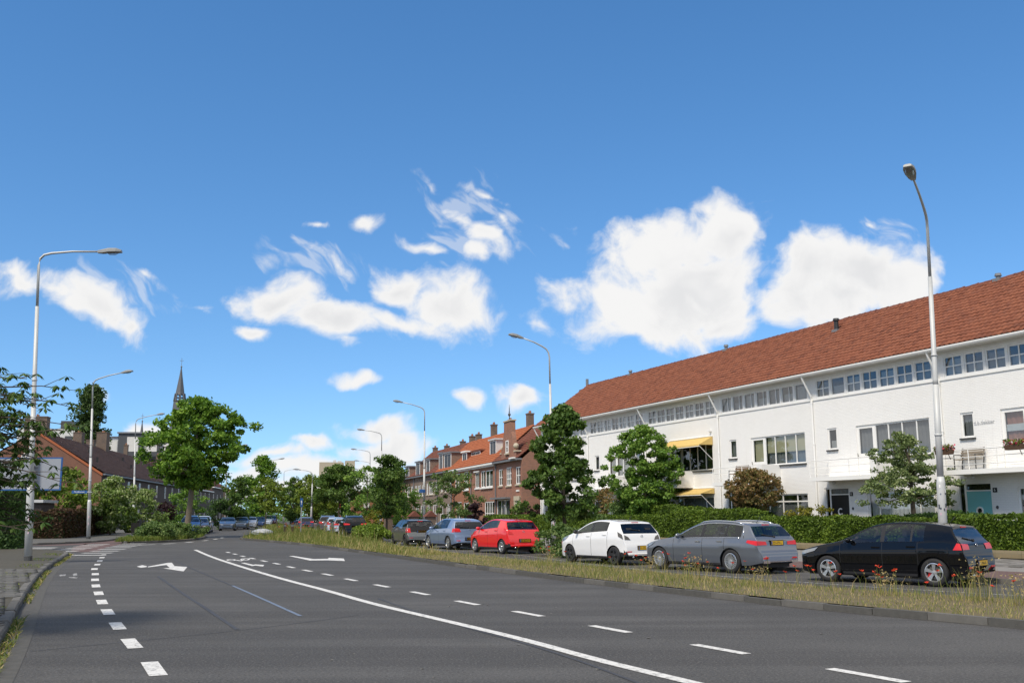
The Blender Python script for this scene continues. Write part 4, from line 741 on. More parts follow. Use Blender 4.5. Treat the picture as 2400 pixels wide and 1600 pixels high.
# ------------------------------------------------------------------ houses on the left and the skyline
LDIR = R(-9.0); 
def LH(x, y, z=0., o=(-47.5, 116.)):
    d = Vector((math.sin(LDIR), math.cos(LDIR), 0)); n = Vector((-math.cos(LDIR), math.sin(LDIR), 0)); p = Vector((*o, 0))+d*x+n*y; return (p.x, p.y, z)
LZ = math.pi/2-LDIR   # local x runs away along the road, local y away from it
def left_house(x0, W_, label, mat, roofmat, wins, near_gable=False, sky=(), chim=(), dorm=False, eave=6.5, ridge=11.2, dep=15.0):
    h = thing('brick_house', label, 'house', LH(x0, 0), LZ, 'houses along the left side of the street')
    wall('wall', mat, h, 0, W_, 0, eave, wins, depth=.12)
    for w in wins: window(h, *w, 2, 1, fw=.1, y=.03, back='curtain'); 
    ry = dep/2
    for k, x in enumerate((0, W_)):
        b = MB(); b.add([(x, 0, 0), (x, dep, 0), (x, dep, eave), (x, ry, ridge), (x, 0, eave)], [(0, 1, 2, 3, 4)]); b.build('gable_wall', 'gable_brick' if (k == 0 and near_gable) else mat, h)
    b = MB(); b.quad((0, -.3, eave), (W_, -.3, eave), (W_, ry, ridge+.1), (0, ry, ridge+.1)); b.quad((0, ry, ridge+.1), (W_, ry, ridge+.1), (W_, dep+.3, eave), (0, dep+.3, eave)); rf = b.build('roof', roofmat, h); roof_field('roof_tile_field', roofmat, rf, 0, W_, -.3, eave+.02, ry, ridge+.12, .33, .4, int(x0)+3)
    b = MB(); b.box(0, W_-.01, -.42, -.003, eave-.2, eave-.02); b.build('gutter', 'lead_grey' if roofmat == 'roof_dark' else 'white_paint', h)
    if near_gable:
        b = MB(); b.prism([(-.1, eave-.3), (-.1, eave-.02), (ry, ridge+.2), (ry, ridge-.08)], -.12, .06, axis='x'); b.build('verge', 'roof_orange', h)
        b = MB(); n = 14
        b.prism([(ry+.9+.5*math.cos(2*math.pi*q/n), 8.3+.5*math.sin(2*math.pi*q/n)) for q in range(n)], -.06, .0, axis='x'); o = b.build('round_window', 'white_paint', h)
        b = MB(); [b.box(-.07, -.061, ry+.9+a, ry+.9+a+.34, 8.3+c, 8.3+c+.34) for a in (-.4, .06) for c in (-.4, .06)]; b.build('pane', 'dark_panel', o)
    sl = (ridge-eave)/(ry+.3)
    for x, v in sky:
        y = v; z = eave+sl*(y+.3)+.12; b = MB(); b.add([(x, y, z), (x+.9, y, z), (x+.9, y+1.5, z+1.5*sl), (x, y+1.5, z+1.5*sl)], [(0, 1, 2, 3)]); b.build('skylight', 'pale_grey', rf)
    for c in chim: chimney(rf, *c)
    for v in ((W_*.35, 2.2), (W_*.6, 4.4)):
        z = eave+sl*(v[1]+.3); b = MB(); b.tube([(v[0], v[1], z-.1), (v[0], v[1], z+.7)], .12, 6); b.build('flue', 'plastic', rf)
    if dorm:
        y = 1.6; z = eave+sl*1.9; b = MB(); b.box(W_*.35, W_*.72, y, y+2.6, z-.1, z+1.5); o = b.build('dormer', 'white_paint', rf); b = MB(); b.box(W_*.35-.2, W_*.72+.2, y-.25, y+2.8, z+1.5, z+1.65); b.build('dormer_roof', 'pale_grey', o)
    return h
lw = lambda W_: [(W_*a, W_*a+1.3, z0, z0+1.7) for a in (.1, .42, .74) for z0 in (.8, 4.3)]
left_house(0, 19, 'dark tiled house with orange brick gable and round window behind the left hedges', 'dark_brick', 'roof_dark', lw(19), True, sky=[(11, 4.4), (14.5, 4.6)], chim=[(.6, 7.6, 10.8, 12.9, 1.3, 2.4), (18.6, 7.6, 10.8, 12.5, 1.5, 1.1)])
left_house(19, 19, 'dark tiled house with pairs of skylights, second of the left row', 'dark_brick', 'roof_dark', lw(19), sky=[(3, 4.4), (7, 4.6)], chim=[(6.0, 7.6, 10.8, 12.0, 1.2, 1.0), (11.0, 7.2, 10.8, 13.4, 1.9, 1.4)])
left_house(38, 19, 'dark tiled house, third of the left row, behind the big street tree', 'dark_brick', 'roof_dark', lw(19), sky=[(3, 4.6)], chim=[(9, 7.6, 10.8, 12.8)])
left_house(57, 18, 'grey brick house with red tiles behind the trunk of the big street tree', 'dark_brick', 'roof_brown', lw(18), chim=[(17, 7.6, 10.8, 12.8)], dorm=True)
left_house(75, 18, 'grey brick house with red roof and white dormer beyond the big street tree', 'dark_brick', 'roof_brown', lw(18), chim=[(17, 7.6, 10.8, 12.8)], dorm=True)
left_house(93, 18, 'dark brick house with tall brown side gable and white drain pipe', 'dark_brick', 'roof_brown', lw(18), chim=[(1, 7.6, 10.8, 12.4)], eave=7.5, ridge=12.0)
left_house(118, 18, 'far brick house with ribbed orange roof behind the linden', 'dark_brick', 'roof_orange', lw(18), eave=7., ridge=11.)
o = thing('garden_shed', 'low dark shed with white eave between the left hedges', 'shed', (-36.5, 72, 0), R(8)); b = MB(); b.box(-3, 3, -1, 2, 0, 2.6); b.build('wall', 'dark_brick', o); b = MB(); b.box(-3.2, 3.2, -1.3, 2.2, 2.6, 2.8); b.build('roof', 'pale_grey', o)
def far_block(name, label, cat, x, y, rz, parts):
    o = thing(name, label, cat, (x, y, 0), rz)
    for nm, mat, boxes in parts:
        if nm in ('window', 'opening'):
            for bx in boxes: b = MB(); b.box(*bx); b.build(nm, mat, o)
        else:
            b = MB(); [b.box(*bx) for bx in boxes]; b.build(nm, mat, o)
    return o
far_block('apartment_block', 'dark grey modern apartment block with tall white windows, behind the dark roofs', 'apartment block', -79.8, 205, R(6), [('wall', 'dark_panel', [(-1.2, 7, 0, 12, 0, 18.3)]), ('set_back', 'pale_grey', [(-5.5, -1.202, .8, 11, 0, 17.6), (7.002, 12, .8, 11, 0, 16.8)]), ('roof_edge', 'lead_grey', [(-1.4, 7.2, -.3, 12.2, 18.3, 18.6), (-5.8, -1.41, .5, 11, 17.6, 17.75), (7.21, 12, .5, 11, 16.8, 17)]), ('window', 'sheer', [(.6, 2.9, -.06, -.01, 14.6, 17.6), (4.2, 6.6, -.06, -.01, 14.6, 17.6), (-5, -3.4, .74, .79, 13.5, 16.8), (-3.1, -1.5, .74, .79, 13.5, 16.8), (7.8, 9.8, .74, .79, 13.6, 16.3)]), ('balcony', 'black_paint', [(-1, 6.8, -1.2, -.061, 12.6, 13.6), (-1, 6.8, -1.2, -.062, 9.6, 10.6)])])
far_block('apartment_block', 'white flat-roofed building with dark rounded roof drums, behind the left tree', 'apartment block', -101, 225, R(12), [('wall', 'sheer', [(-10, 7, 0, 14, 0, 21.0)]), ('roof_drum', 'dark_panel', [(-8, -5, 2, 6, 21, 23.4), (-1.5, 1.2, 2, 6, 21, 23), (2.6, 5.4, 2, 6, 21, 22.8)]), ('window', 'dark_panel', [(a, a+1.6, -.06, -.01, 17.6, 19.4) for a in (-9, -6, -3, 0, 3)])])
far_block('tower_block', 'plain beige concrete tower block above the far trees', 'tower block', -72, 405, R(9), [('wall', 'concrete', [(-6, 3.6, 0, 9, 0, 22.6), (4.2, 8.2, 3, 12, 0, 23.4)]), ('opening', 'dark_panel', [(.8, 2.4, -.05, -.01, 18.2, 20.2), (2.6, 3.5, -.05, -.01, 17.5, 20.2)]), ('roof_plant', 'pale_grey', [(-.6, .6, 3, 5, 22.6, 23.6), (1.2, 2.8, 3, 5, 22.6, 23.3)])])
far_block('office_building', 'white framed glass building low behind the far street trees', 'office building', -46, 240, R(10), [('wall', 'sheer', [(-3, 12, 0, 10, 0, 8)]), ('window', 'dark_panel', [(a, a+1.7, -.06, -.01, z0, z0+2.2) for a in (-2.6, -.2, 2.2, 4.6, 7.0, 9.4) for z0 in (.6, 3.4)])])
far_block('brick_house', 'pinkish brick house front between the far trees on the right', 'house', -21.9, 142, R(12), [('wall', 'orange_brick', [(-.6, 2.6, 0, 6, 0, 4.7)]), ('window', 'sheer', [(.9, 1.7, -.06, -.01, 2.6, 3.8)]), ('roof', 'roof_brown', [(-.8, 2.8, -.3, 6.3, 4.7, 4.9)])])
# reddish house with chimneys beyond the row
o = thing('brick_house', 'distant reddish house with stepped chimneys at the end of the brick row', 'house', (-19.2, 182, 0), R(14)); b = MB(); b.box(-3.5, 3.5, 0, 9, 0, 7.5); b.build('wall', 'orange_brick', o); b = MB(); b.prism([(-3.7, 7.5), (0, 9.4), (3.7, 7.5)], -.2, 9.2); rf = b.build('roof', 'roof_brown', o); chimney(rf, -1.4, 4, 8.2, 10.6, 1.0); chimney(rf, .8, 4, 8.8, 10.2, .9)
# church spires
def spire(x, y, top, half, label, lattice):
    o = thing('church_spire', label, 'church spire', (x, y, 0)); n = 8
    def ring(r, z): return [(r*math.cos(2*math.pi*(k+.5)/n), r*math.sin(2*math.pi*(k+.5)/n), z) for k in range(n)]
    def seg(nm, mat, rs):
        b = MB(); 
        for (r0, z0), (r1, z1) in zip(rs, rs[1:]): b.add(ring(r0, z0)+ring(r1, z1), [(k, (k+1) % n, n+(k+1) % n, n+k) for k in range(n)])
        return b.build(nm, mat, o)
    z1, z2, z3 = top-half*7.4, top-half*4.7, top-half*3.7
    b = MB(); b.box(-half*1.2, half*1.2, -half*1.2, half*1.2, 0, z1-3.4); b.build('tower', 'slate', o)
    if lattice:
        seg('drum', 'slate', [(half*1.1, z1-4.5), (half*1.02, z1), (half*.78, z2)]); 
        for k in range(8):
            a = 2*math.pi*(k+.5)/8; b = MB(); b.tube([(half*.76*math.cos(a), half*.76*math.sin(a), z2-.1), (half*.6*math.cos(a), half*.6*math.sin(a), z3+.1)], half*.11, 5); b.build('lantern_post', 'slate', o)
        for k in range(8):
            a = 2*math.pi*k/8; b = MB(); r_ = half*.98; b.add([(r_*math.cos(a-.25), r_*math.sin(a-.25), z1), (r_*math.cos(a+.25), r_*math.sin(a+.25), z1), (r_*1.2*math.cos(a), r_*1.2*math.sin(a), z1), (r_*.97*math.cos(a), r_*.97*math.sin(a), z1+1.6)], [(0, 2, 3), (2, 1, 3), (0, 1, 2)]); b.build('dormer', 'slate', o)
        seg('collar', 'dark_metal', [(half*.8, z2-.3), (half*.84, z2), (half*.72, z2+.3)])
        for zz in (z2+half*.45,): seg('rail', 'slate', [(half*.70, zz-.15), (half*.70, zz+.15)])
        seg('needle', 'slate', [(half*.64, z3-.4), (half*.56, z3+.4), (half*.2, top-half*1.2), (.12, top)])
    else: seg('needle', 'slate', [(half, z1-2), (half*.6, z2), (.1, top)])
    b = MB(); b.blob((0, 0, top), (.32, .32, .4)); b.tube([(0, 0, top), (0, 0, top+3.2)], .07, 5); b.tube([(-.7, 0, top+2.2), (.7, 0, top+2.2)], .07, 5); b.build('cross', 'lead_grey', o)
spire(-117.5, 350, 53.6, 2.6, 'tall slate church spire with open lantern and cross above the big street tree', True); spire(-147, 395, 38.5, 1.1, 'small thin slate spire beside the dark apartment block', False)
o = thing('lattice_mast', 'thin red and white striped mast rising between the far right trees', 'mast', (-23.8, 139, 0))
for k in range(10): b = MB(); b.tube([(0, 0, k*.8), (0, 0, k*.8+.79)], .16, 6); b.build('mast_section', 'crane' if k % 2 else 'sheer', o)
# ------------------------------------------------------------------ cars
def interp(pts, x): 
    return float(np.interp(x, [p[0] for p in pts], [p[1] for p in pts]))
def chaikin(p, it=2): return [tuple(q) for q in smooth_line(p, it)]
SPEC = {}
SPEC['hatch'] = dict(L=4.26, W=1.80, ax=(.87, 3.507), r=.32, cowl=1.28, wend=2.0, rw=(3.92, 4.13), doors=[(1.22, 2.30), (2.30, 3.16)], wins=[(1.30, 2.25), (2.35, 2.98), (3.03, 3.30)],
    top=[(0, .48), (.015, .62), (.06, .71), (.25, .80), (.7, .90), (1.1, .97), (1.3, 1.03), (1.75, 1.27), (2.1, 1.405), (2.5, 1.455), (3.0, 1.45), (3.5, 1.415), (3.84, 1.365), (3.89, 1.34), (4.0, 1.14), (4.11, .99), (4.16, .92), (4.185, .76), (4.21, .68), (4.245, .63), (4.255, .45), (4.26, .30)], belt=[(0, .72), (.9, .86), (1.3, .93), (3.5, 1.0), (4.2, 1.0)],
    tail_s=[(3.97, .83), (4.16, .83), (4.12, .97), (4.05, .985)], tail_r=[(.83, .835), (.47, .835), (.45, .955), (.80, .975)], plate=.53, pw=.5, spokes=(5, .085, True), head=[(.06, .62), (.52, .74), (.62, .83), (.12, .735)])
SPEC['hatch_older'] = dict(SPEC['hatch'], L=4.20, top=[(0, .5), (.015, .64), (.06, .72), (.25, .81), (.7, .91), (1.1, .98), (1.3, 1.04), (1.75, 1.29), (2.1, 1.43), (2.5, 1.485), (3.0, 1.48), (3.5, 1.44), (3.80, 1.39), (3.84, 1.37), (3.97, 1.14), (4.06, 1.0), (4.10, .94), (4.12, .78), (4.15, .68), (4.185, .63), (4.195, .45), (4.20, .30)], rw=(3.87, 4.08), ax=(.87, 3.445), tail_s=[(3.90, .83), (4.09, .83), (4.07, 1.0), (3.92, 1.02)], tail_r=[(.83, .84), (.46, .84), (.52, 1.0), (.79, 1.02)], plate=.52, spokes=(7, .06, False))
SPEC['compact'] = dict(L=3.90, W=1.695, ax=(.78, 3.27), r=.305, cowl=1.05, wend=1.85, rw=(3.44, 3.70), doors=[(1.0, 2.05), (2.05, 2.95)], wins=[(1.12, 2.0), (2.10, 2.92)],
    top=[(0, .5), (.02, .64), (.08, .74), (.35, .86), (.85, 1.0), (1.08, 1.07), (1.55, 1.31), (1.9, 1.43), (2.3, 1.478), (2.9, 1.45), (3.35, 1.40), (3.42, 1.375), (3.58, 1.16), (3.70, 1.03), (3.75, .92), (3.80, .76), (3.86, .62), (3.885, .46), (3.90, .3)], belt=[(0, .78), (.8, .9), (1.1, .97), (2.9, 1.08), (3.7, 1.08)],
    tail_s=[(3.52, .93), (3.77, .84), (3.70, .99), (3.46, 1.08)], tail_r=[(.74, .83), (.50, .82), (.58, .92), (.72, .98)], plate=.56, pw=.5, spokes=(5, .09, False), low=.46, head=[(.10, .66), (.55, .8), (.72, .93), (.2, .80)])
SPEC['estate'] = dict(L=4.70, W=1.82, ax=(.80, 3.64), r=.335, cowl=1.48, wend=2.2, rw=(4.24, 4.48), doors=[(1.42, 2.58), (2.58, 3.42)], wins=[(1.5, 2.5), (2.62, 3.22), (3.25, 3.42), (3.50, 4.02)],
    top=[(0, .48), (.02, .64), (.08, .73), (.5, .85), (1.2, .95), (1.48, 1.01), (2.0, 1.28), (2.35, 1.41), (2.8, 1.455), (3.5, 1.44), (4.0, 1.39), (4.18, 1.36), (4.22, 1.335), (4.40, 1.12), (4.50, 1.0), (4.56, .94), (4.59, .76), (4.63, .64), (4.68, .58), (4.69, .45), (4.70, .3)], belt=[(0, .74), (.9, .87), (1.5, .94), (3.6, .985), (4.5, .985)],
    tail_s=[(4.22, .86), (4.59, .78), (4.57, .91), (4.26, .93)], tail_r=[(.84, .79), (.44, .80), (.46, .89), (.82, .91)], plate=.845, pw=.5, spokes=(20, .022, False), rails=True, chrome=True, head=[(.06, .6), (.45, .72), (.6, .82), (.12, .72)])
SPEC['mini'] = dict(L=3.82, W=1.727, ax=(.75, 3.245), r=.31, cowl=1.08, wend=1.55, rw=(3.36, 3.54), doors=[(1.05, 2.2)], wins=[(1.1, 2.14), (2.24, 3.2)],
    top=[(0, .55), (.02, .68), (.1, .8), (.35, .9), (.8, .96), (1.1, 1.03), (1.4, 1.29), (1.6, 1.385), (2.0, 1.415), (2.7, 1.40), (3.27, 1.345), (3.33, 1.31), (3.46, 1.08), (3.54, .98), (3.6, .88), (3.68, .66), (3.76, .58), (3.80, .45), (3.82, .3)], belt=[(0, .8), (1.1, .96), (3.5, 1.0)],
    tail_s=[(3.48, .72), (3.60, .72), (3.56, .96), (3.46, .96)], tail_r=[(.80, .72), (.60, .72), (.60, .94), (.76, .94)], plate=.76, pw=.5, spokes=(5, .05, True), roof='car_black', alloy='alloy_dark', head=[(.10, .64), (.4, .7), (.42, .9), (.14, .84)])
SPEC['minivan'] = dict(L=4.4, W=1.82, ax=(.88, 3.56), r=.33, cowl=1.15, wend=1.95, rw=(4.1, 4.28), doors=[(1.15, 2.3), (2.3, 3.2)], wins=[(1.2, 2.24), (2.34, 3.15), (3.22, 3.95)],
    top=[(0, .52), (.02, .68), (.07, .78), (.4, .92), (.95, 1.03), (1.15, 1.1), (1.7, 1.45), (2.0, 1.6), (2.4, 1.66), (3.4, 1.65), (4.0, 1.59), (4.08, 1.56), (4.22, 1.15), (4.30, .98), (4.34, .75), (4.38, .6), (4.39, .45), (4.4, .3)], belt=[(0, .78), (1.2, 1.0), (4.2, 1.06)],
    tail_s=[(4.16, .85), (4.31, .85), (4.24, 1.25), (4.12, 1.25)], tail_r=[(.83, .85), (.62, .85), (.62, 1.2), (.78, 1.22)], plate=.78, pw=.5, spokes=(5, .08, False), rails=True, head=[(.06, .62), (.5, .76), (.62, .9), (.12, .78)])
SPEC['crossover'] = dict(SPEC['minivan'], wend=2.05, top=[(0, .55), (.02, .7), (.07, .84), (.4, .96), (1.0, 1.06), (1.2, 1.12), (1.75, 1.45), (2.1, 1.58), (2.5, 1.62), (3.3, 1.60), (3.9, 1.5), (3.98, 1.47), (4.18, 1.16), (4.28, 1.0), (4.33, .78), (4.37, .62), (4.39, .45), (4.4, .34)], rw=(4.0, 4.2), wins=[(1.25, 2.24), (2.34, 3.1), (3.16, 3.55)], tail_s=[(3.95, .95), (4.29, .9), (4.26, 1.03), (4.0, 1.1)], tail_r=[(.83, .9), (.42, .92), (.42, 1.0), (.8, 1.04)], r=.36)
def car_meshes(key):
    sp = SPEC[key]; L, HW = sp['L'], sp['W']/2; top = chaikin(sp['top'], 2); topf = lambda c: interp(top, c); r = sp['r']; ra = r+.055
    fxp = [(0, .60), (.03, .70), (.1, .80), (.25, .89), (.5, .955), (.9, 1.), (L-1.1, 1.), (L-.5, .975), (L-.2, .945), (L-.08, .915), (L-.02, .87), (L, .82)]
    fx = lambda c: interp(fxp, c)
    belt = lambda c: min(interp(sp['belt'], c), topf(c)-.035)
    prof = [(-.3, .90), (-.05, .935), (.08, .955), (.25, .985), (.5, .985), (.74, 1.), (.80, .988), (1., .945)]
    def sy(c, z):
        zb = interp(sp['belt'], c); w = HW*fx(c)
        return w*interp(prof, (z-.2)/(zb-.2)) if z <= zb else w*.945-(z-zb)*(.40+.25*(z-zb))
    def zlow(c):
        z = interp([(0, .26), (.35, .20), (.9, .22), (L-.9, .22), (L-.4, .24), (L, .32)], c)
        for a in sp['ax']:
            if abs(c-a) < ra: z = max(z, r+math.sqrt(ra*ra-(c-a)**2)*.98-.01)
        return z
    st = {round(p[0], 4) for p in top}
    for a in sp['ax']: st |= {round(a+ra*math.cos(math.pi*k/14), 4) for k in range(15)} | {round(a-ra-.012, 4), round(a+ra+.012, 4)}
    seams = sorted({d for pr in sp['doors'] for d in pr})
    for d in seams: st |= {round(d-.007, 4), round(d+.007, 4)}
    for w in sp['wins']: st |= {round(w[0], 4), round(w[1], 4)}
    st |= {round(x, 4) for x in (sp['cowl'], sp['wend'], *sp['rw'])} | {round(.1+L*k/40, 4) for k in range(38)}
    st = sorted(x for x in st if 0 <= x <= L); st = [x for i, x in enumerate(st) if i == 0 or x-st[i-1] > .004]
    if L-st[-1] > 1e-6: st.append(L)
    NA, rows = 8, []
    for c in st:
        zl, zt = zlow(c), topf(c); zb = belt(c); zb = max(zb, zl+.01); zt = max(zt, zb+.03)
        ze = zt-min(.06, (zt-zb)*.45); p = []
        for k in range(NA+1): z = zl+(zb-zl)*(0, .07, .2, .4, .58, .74, .80, .9, 1.)[k]; p.append((sy(c, z), z))
        for k in (.05, .35, .7, 1.): z = zb+.004+(ze-zb-.004)*k; p.append((sy(c, z), z))
        ye = p[-1][0]; p.append((ye-.016, ze+(zt-ze)*.45)); p.append((ye-.05, ze+(zt-ze)*.78))
        for f in (.86, .6, .3, 0): p.append(((ye-.05)*f, zt-(zt-ze)*.22*f*f)) 
        rows.append(p)
    nh = len(rows[0]); out = {}
    def get(k): return out.setdefault(k, MB())
    ac = sp['ax'][1]
    def P(i, k, s): return (s*rows[i][k][0], ac-st[i], rows[i][k][1])
    for s in (-1, 1):
        for i in range(len(st)-1):
            cm = (st[i]+st[i+1])/2; gh = [topf(c)-belt(c) for c in (st[i], st[i+1])]
            for k in range(nh-1):
                tagk = 'body'
                if k < NA:
                    zm = (rows[i][k][1]+rows[i][k+1][1])/2
                    for q, (a, c_) in enumerate(sp['doors']):
                        if a < cm < c_ and k >= 1 : tagk = ('door', q, s)
                    if any(abs(cm-d) < .0071 for d in seams): tagk = 'gap' if k >= 1 else 'body'
                    if sp.get('low') and cm > sp['ax'][1]+.3 and zm < sp['low']: tagk = ('trim', 0, s)
                    if zm < .26 and sp['ax'][0]+.4 < cm < sp['ax'][1]-.4: tagk = ('trim', 1, s)
                elif NA+1 <= k <= NA+3 and min(gh) > .09:
                    for q, (a, c_) in enumerate(sp['wins']):
                        if a <= cm <= c_ : tagk = ('win', q, s)
                    if tagk == 'body' and sp['wins'][0][0] < cm < sp['wins'][-1][1]: tagk = ('pillar', sum(cm > w_[0] for w_ in sp['wins']), s)
                elif k >= NA+6:
                    if sp['cowl'] < cm < sp['wend']: tagk = 'windscreen'
                    elif sp['rw'][0] < cm < sp['rw'][1]: tagk = 'rear_window'
                    elif sp.get('roof') and sp['wend'] < cm < sp['rw'][0]: tagk = 'roof'
                if sp.get('roof') and NA+1 <= k and tagk == 'body' and cm > sp['cowl'] and topf(cm) > 1.15: tagk = 'roof'
                f = [P(i, k, s), P(i+1, k, s), P(i+1, k+1, s), P(i, k+1, s)]
                get(tagk).quad(*(f if s > 0 else f[::-1]))
    for i, nm in ((0, 'body'), (len(st)-1, 'body')):
        ring = [P(i, k, 1) for k in range(nh)]+[P(i, k, -1) for k in range(nh-2, -1, -1)]; get(nm).add(ring, [tuple(range(len(ring)))])
    # merge doubles for smooth shading
    res = {}
    for k, b in out.items():
        seen, vs, mp = {}, [], []
        for v in b.v:
            q = tuple(round(x, 4) for x in v)
            if q not in seen: seen[q] = len(vs); vs.append(v)
            mp.append(seen[q])
        nb = MB(); nb.v = vs
        for f in b.f:
            g = []; [g.append(mp[x]) for x in f if not g or g[-1] != mp[x]]
            if len(g) > 2 and g[0] == g[-1]: g = g[:-1]
            if len(set(g)) > 2: nb.f.append(tuple(dict.fromkeys(g))); nb.m.append(0)
        res[k] = nb
    Y = lambda c: ac-c
    def xr(z):
        for c in np.arange(L, L-1.2, -.004):
            if topf(c) >= z: return c
        return L-.3
    def xf(z):
        for c in np.arange(0, 1.2, .004):
            if topf(c) >= z: return c
        return .3
    def bil(q, n=5):
        a, b_, c, d = [np.array(x) for x in q]; return [[(a*(1-u)+b_*u)*(1-v)+(d*(1-u)+c*u)*v for u in np.linspace(0, 1, n)] for v in np.linspace(0, 1, n)]
    def patch(grids):
        b = MB()
        for g in grids:
            n = len(g); b.add([p for row in g for p in row], [(i*n+j, i*n+j+1, (i+1)*n+j+1, (i+1)*n+j) for i in range(n-1) for j in range(n-1)])
        return b
    det = {}
    for s in (-1, 1):
        g1 = [[(s*(sy(p[0], p[1])+.010), Y(p[0])-.004, p[1]) for p in row] for row in bil(sp['tail_s'])]
        g2 = [[(s*min(p[0], sy(xr(p[1]), p[1])+.006), Y(xr(p[1])+.014), p[1]) for p in row] for row in bil(sp['tail_r'])]
        det[('tail', s)] = patch([g1, g2])
        g3 = [[(s*(sy(p[0], min(p[1], topf(p[0])-.03))+.012), Y(p[0])+.012, min(p[1], topf(p[0])-.005)) for p in row] for row in bil(sp['head'])]
        z0, z1 = sp['head'][0][1], sp['head'][3][1]
        g4 = [[(s*p[0], Y(xf(p[1])-.012), p[1]) for p in row] for row in bil([(HW*.68, z0+.02), (HW*.44, z0+.01), (HW*.46, z1-.045), (HW*.70, z1-.01)])]
        det[('head', s)] = patch([g3, g4])
    return dict(sp=sp, res=res, det=det, Y=Y, sy=sy, topf=topf, belt=belt, xr=xr, xf=xf, HW=HW, cache={})
CARS = {}
def wheel_meshes(r, spokes, alloy):
    t = MB(); ri = r*.66; w = .20
    t.lathe([(ri, -w/2+.012), (ri+.012, -w/2), (r-.03, -w/2), (r-.006, -w/2+.03), (r, -w/2+.06), (r, w/2-.06), (r-.006, w/2-.03), (r-.03, w/2), (ri+.012, w/2), (ri, w/2-.012)], 36, axis='x')
    q = MB(); q.lathe([(ri+.004, w/2-.006), (ri-.012, w/2-.001), (ri-.022, w/2-.02), (ri-.03, w/2-.07)], 36, axis='x'); n, sw, dbl = spokes
    for k in range(n):
        a = 2*math.pi*k/n+.3
        for o_ in ((-.07, .07) if dbl else (0,)):
            aa = a+o_*1.0; ca, sa = math.cos(aa), math.sin(aa); h = sw/2*(.62 if dbl else 1); ra_, rb = .045, ri-.014
            pt = lambda rr, off, x: (x, rr*ca-off*sa, rr*sa+off*ca)
            x0, x1 = w/2-.045, w/2-.014; v = [pt(ra_, -h*.8, x1), pt(ra_, h*.8, x1), pt(rb, h*1.15, x1+.006), pt(rb, -h*1.15, x1+.006), pt(ra_, -h*.8, x0), pt(ra_, h*.8, x0), pt(rb, h*1.15, x0), pt(rb, -h*1.15, x0)]
            q.add(v, [(0, 1, 2, 3), (0, 4, 5, 1), (1, 5, 6, 2), (2, 6, 7, 3), (3, 7, 4, 0)])
    q.lathe([(0, w/2-.006), (.045, w/2-.008), (.062, w/2-.03)], 14, axis='x')
    d = MB(); d.lathe([(0, w/2-.085), (ri-.02, w/2-.085)], 24, axis='x')
    c = MB(); c.lathe([(.0, w/2-.06), (ri*.72, w/2-.06), (ri*.72, w/2-.08)], 24, axis='x')
    return t.mesh('tyre', 'rubber', True), q.mesh('rim', alloy), d.mesh('wheel_well', 'black_paint'), c.mesh('brake_disc', 'dark_metal')
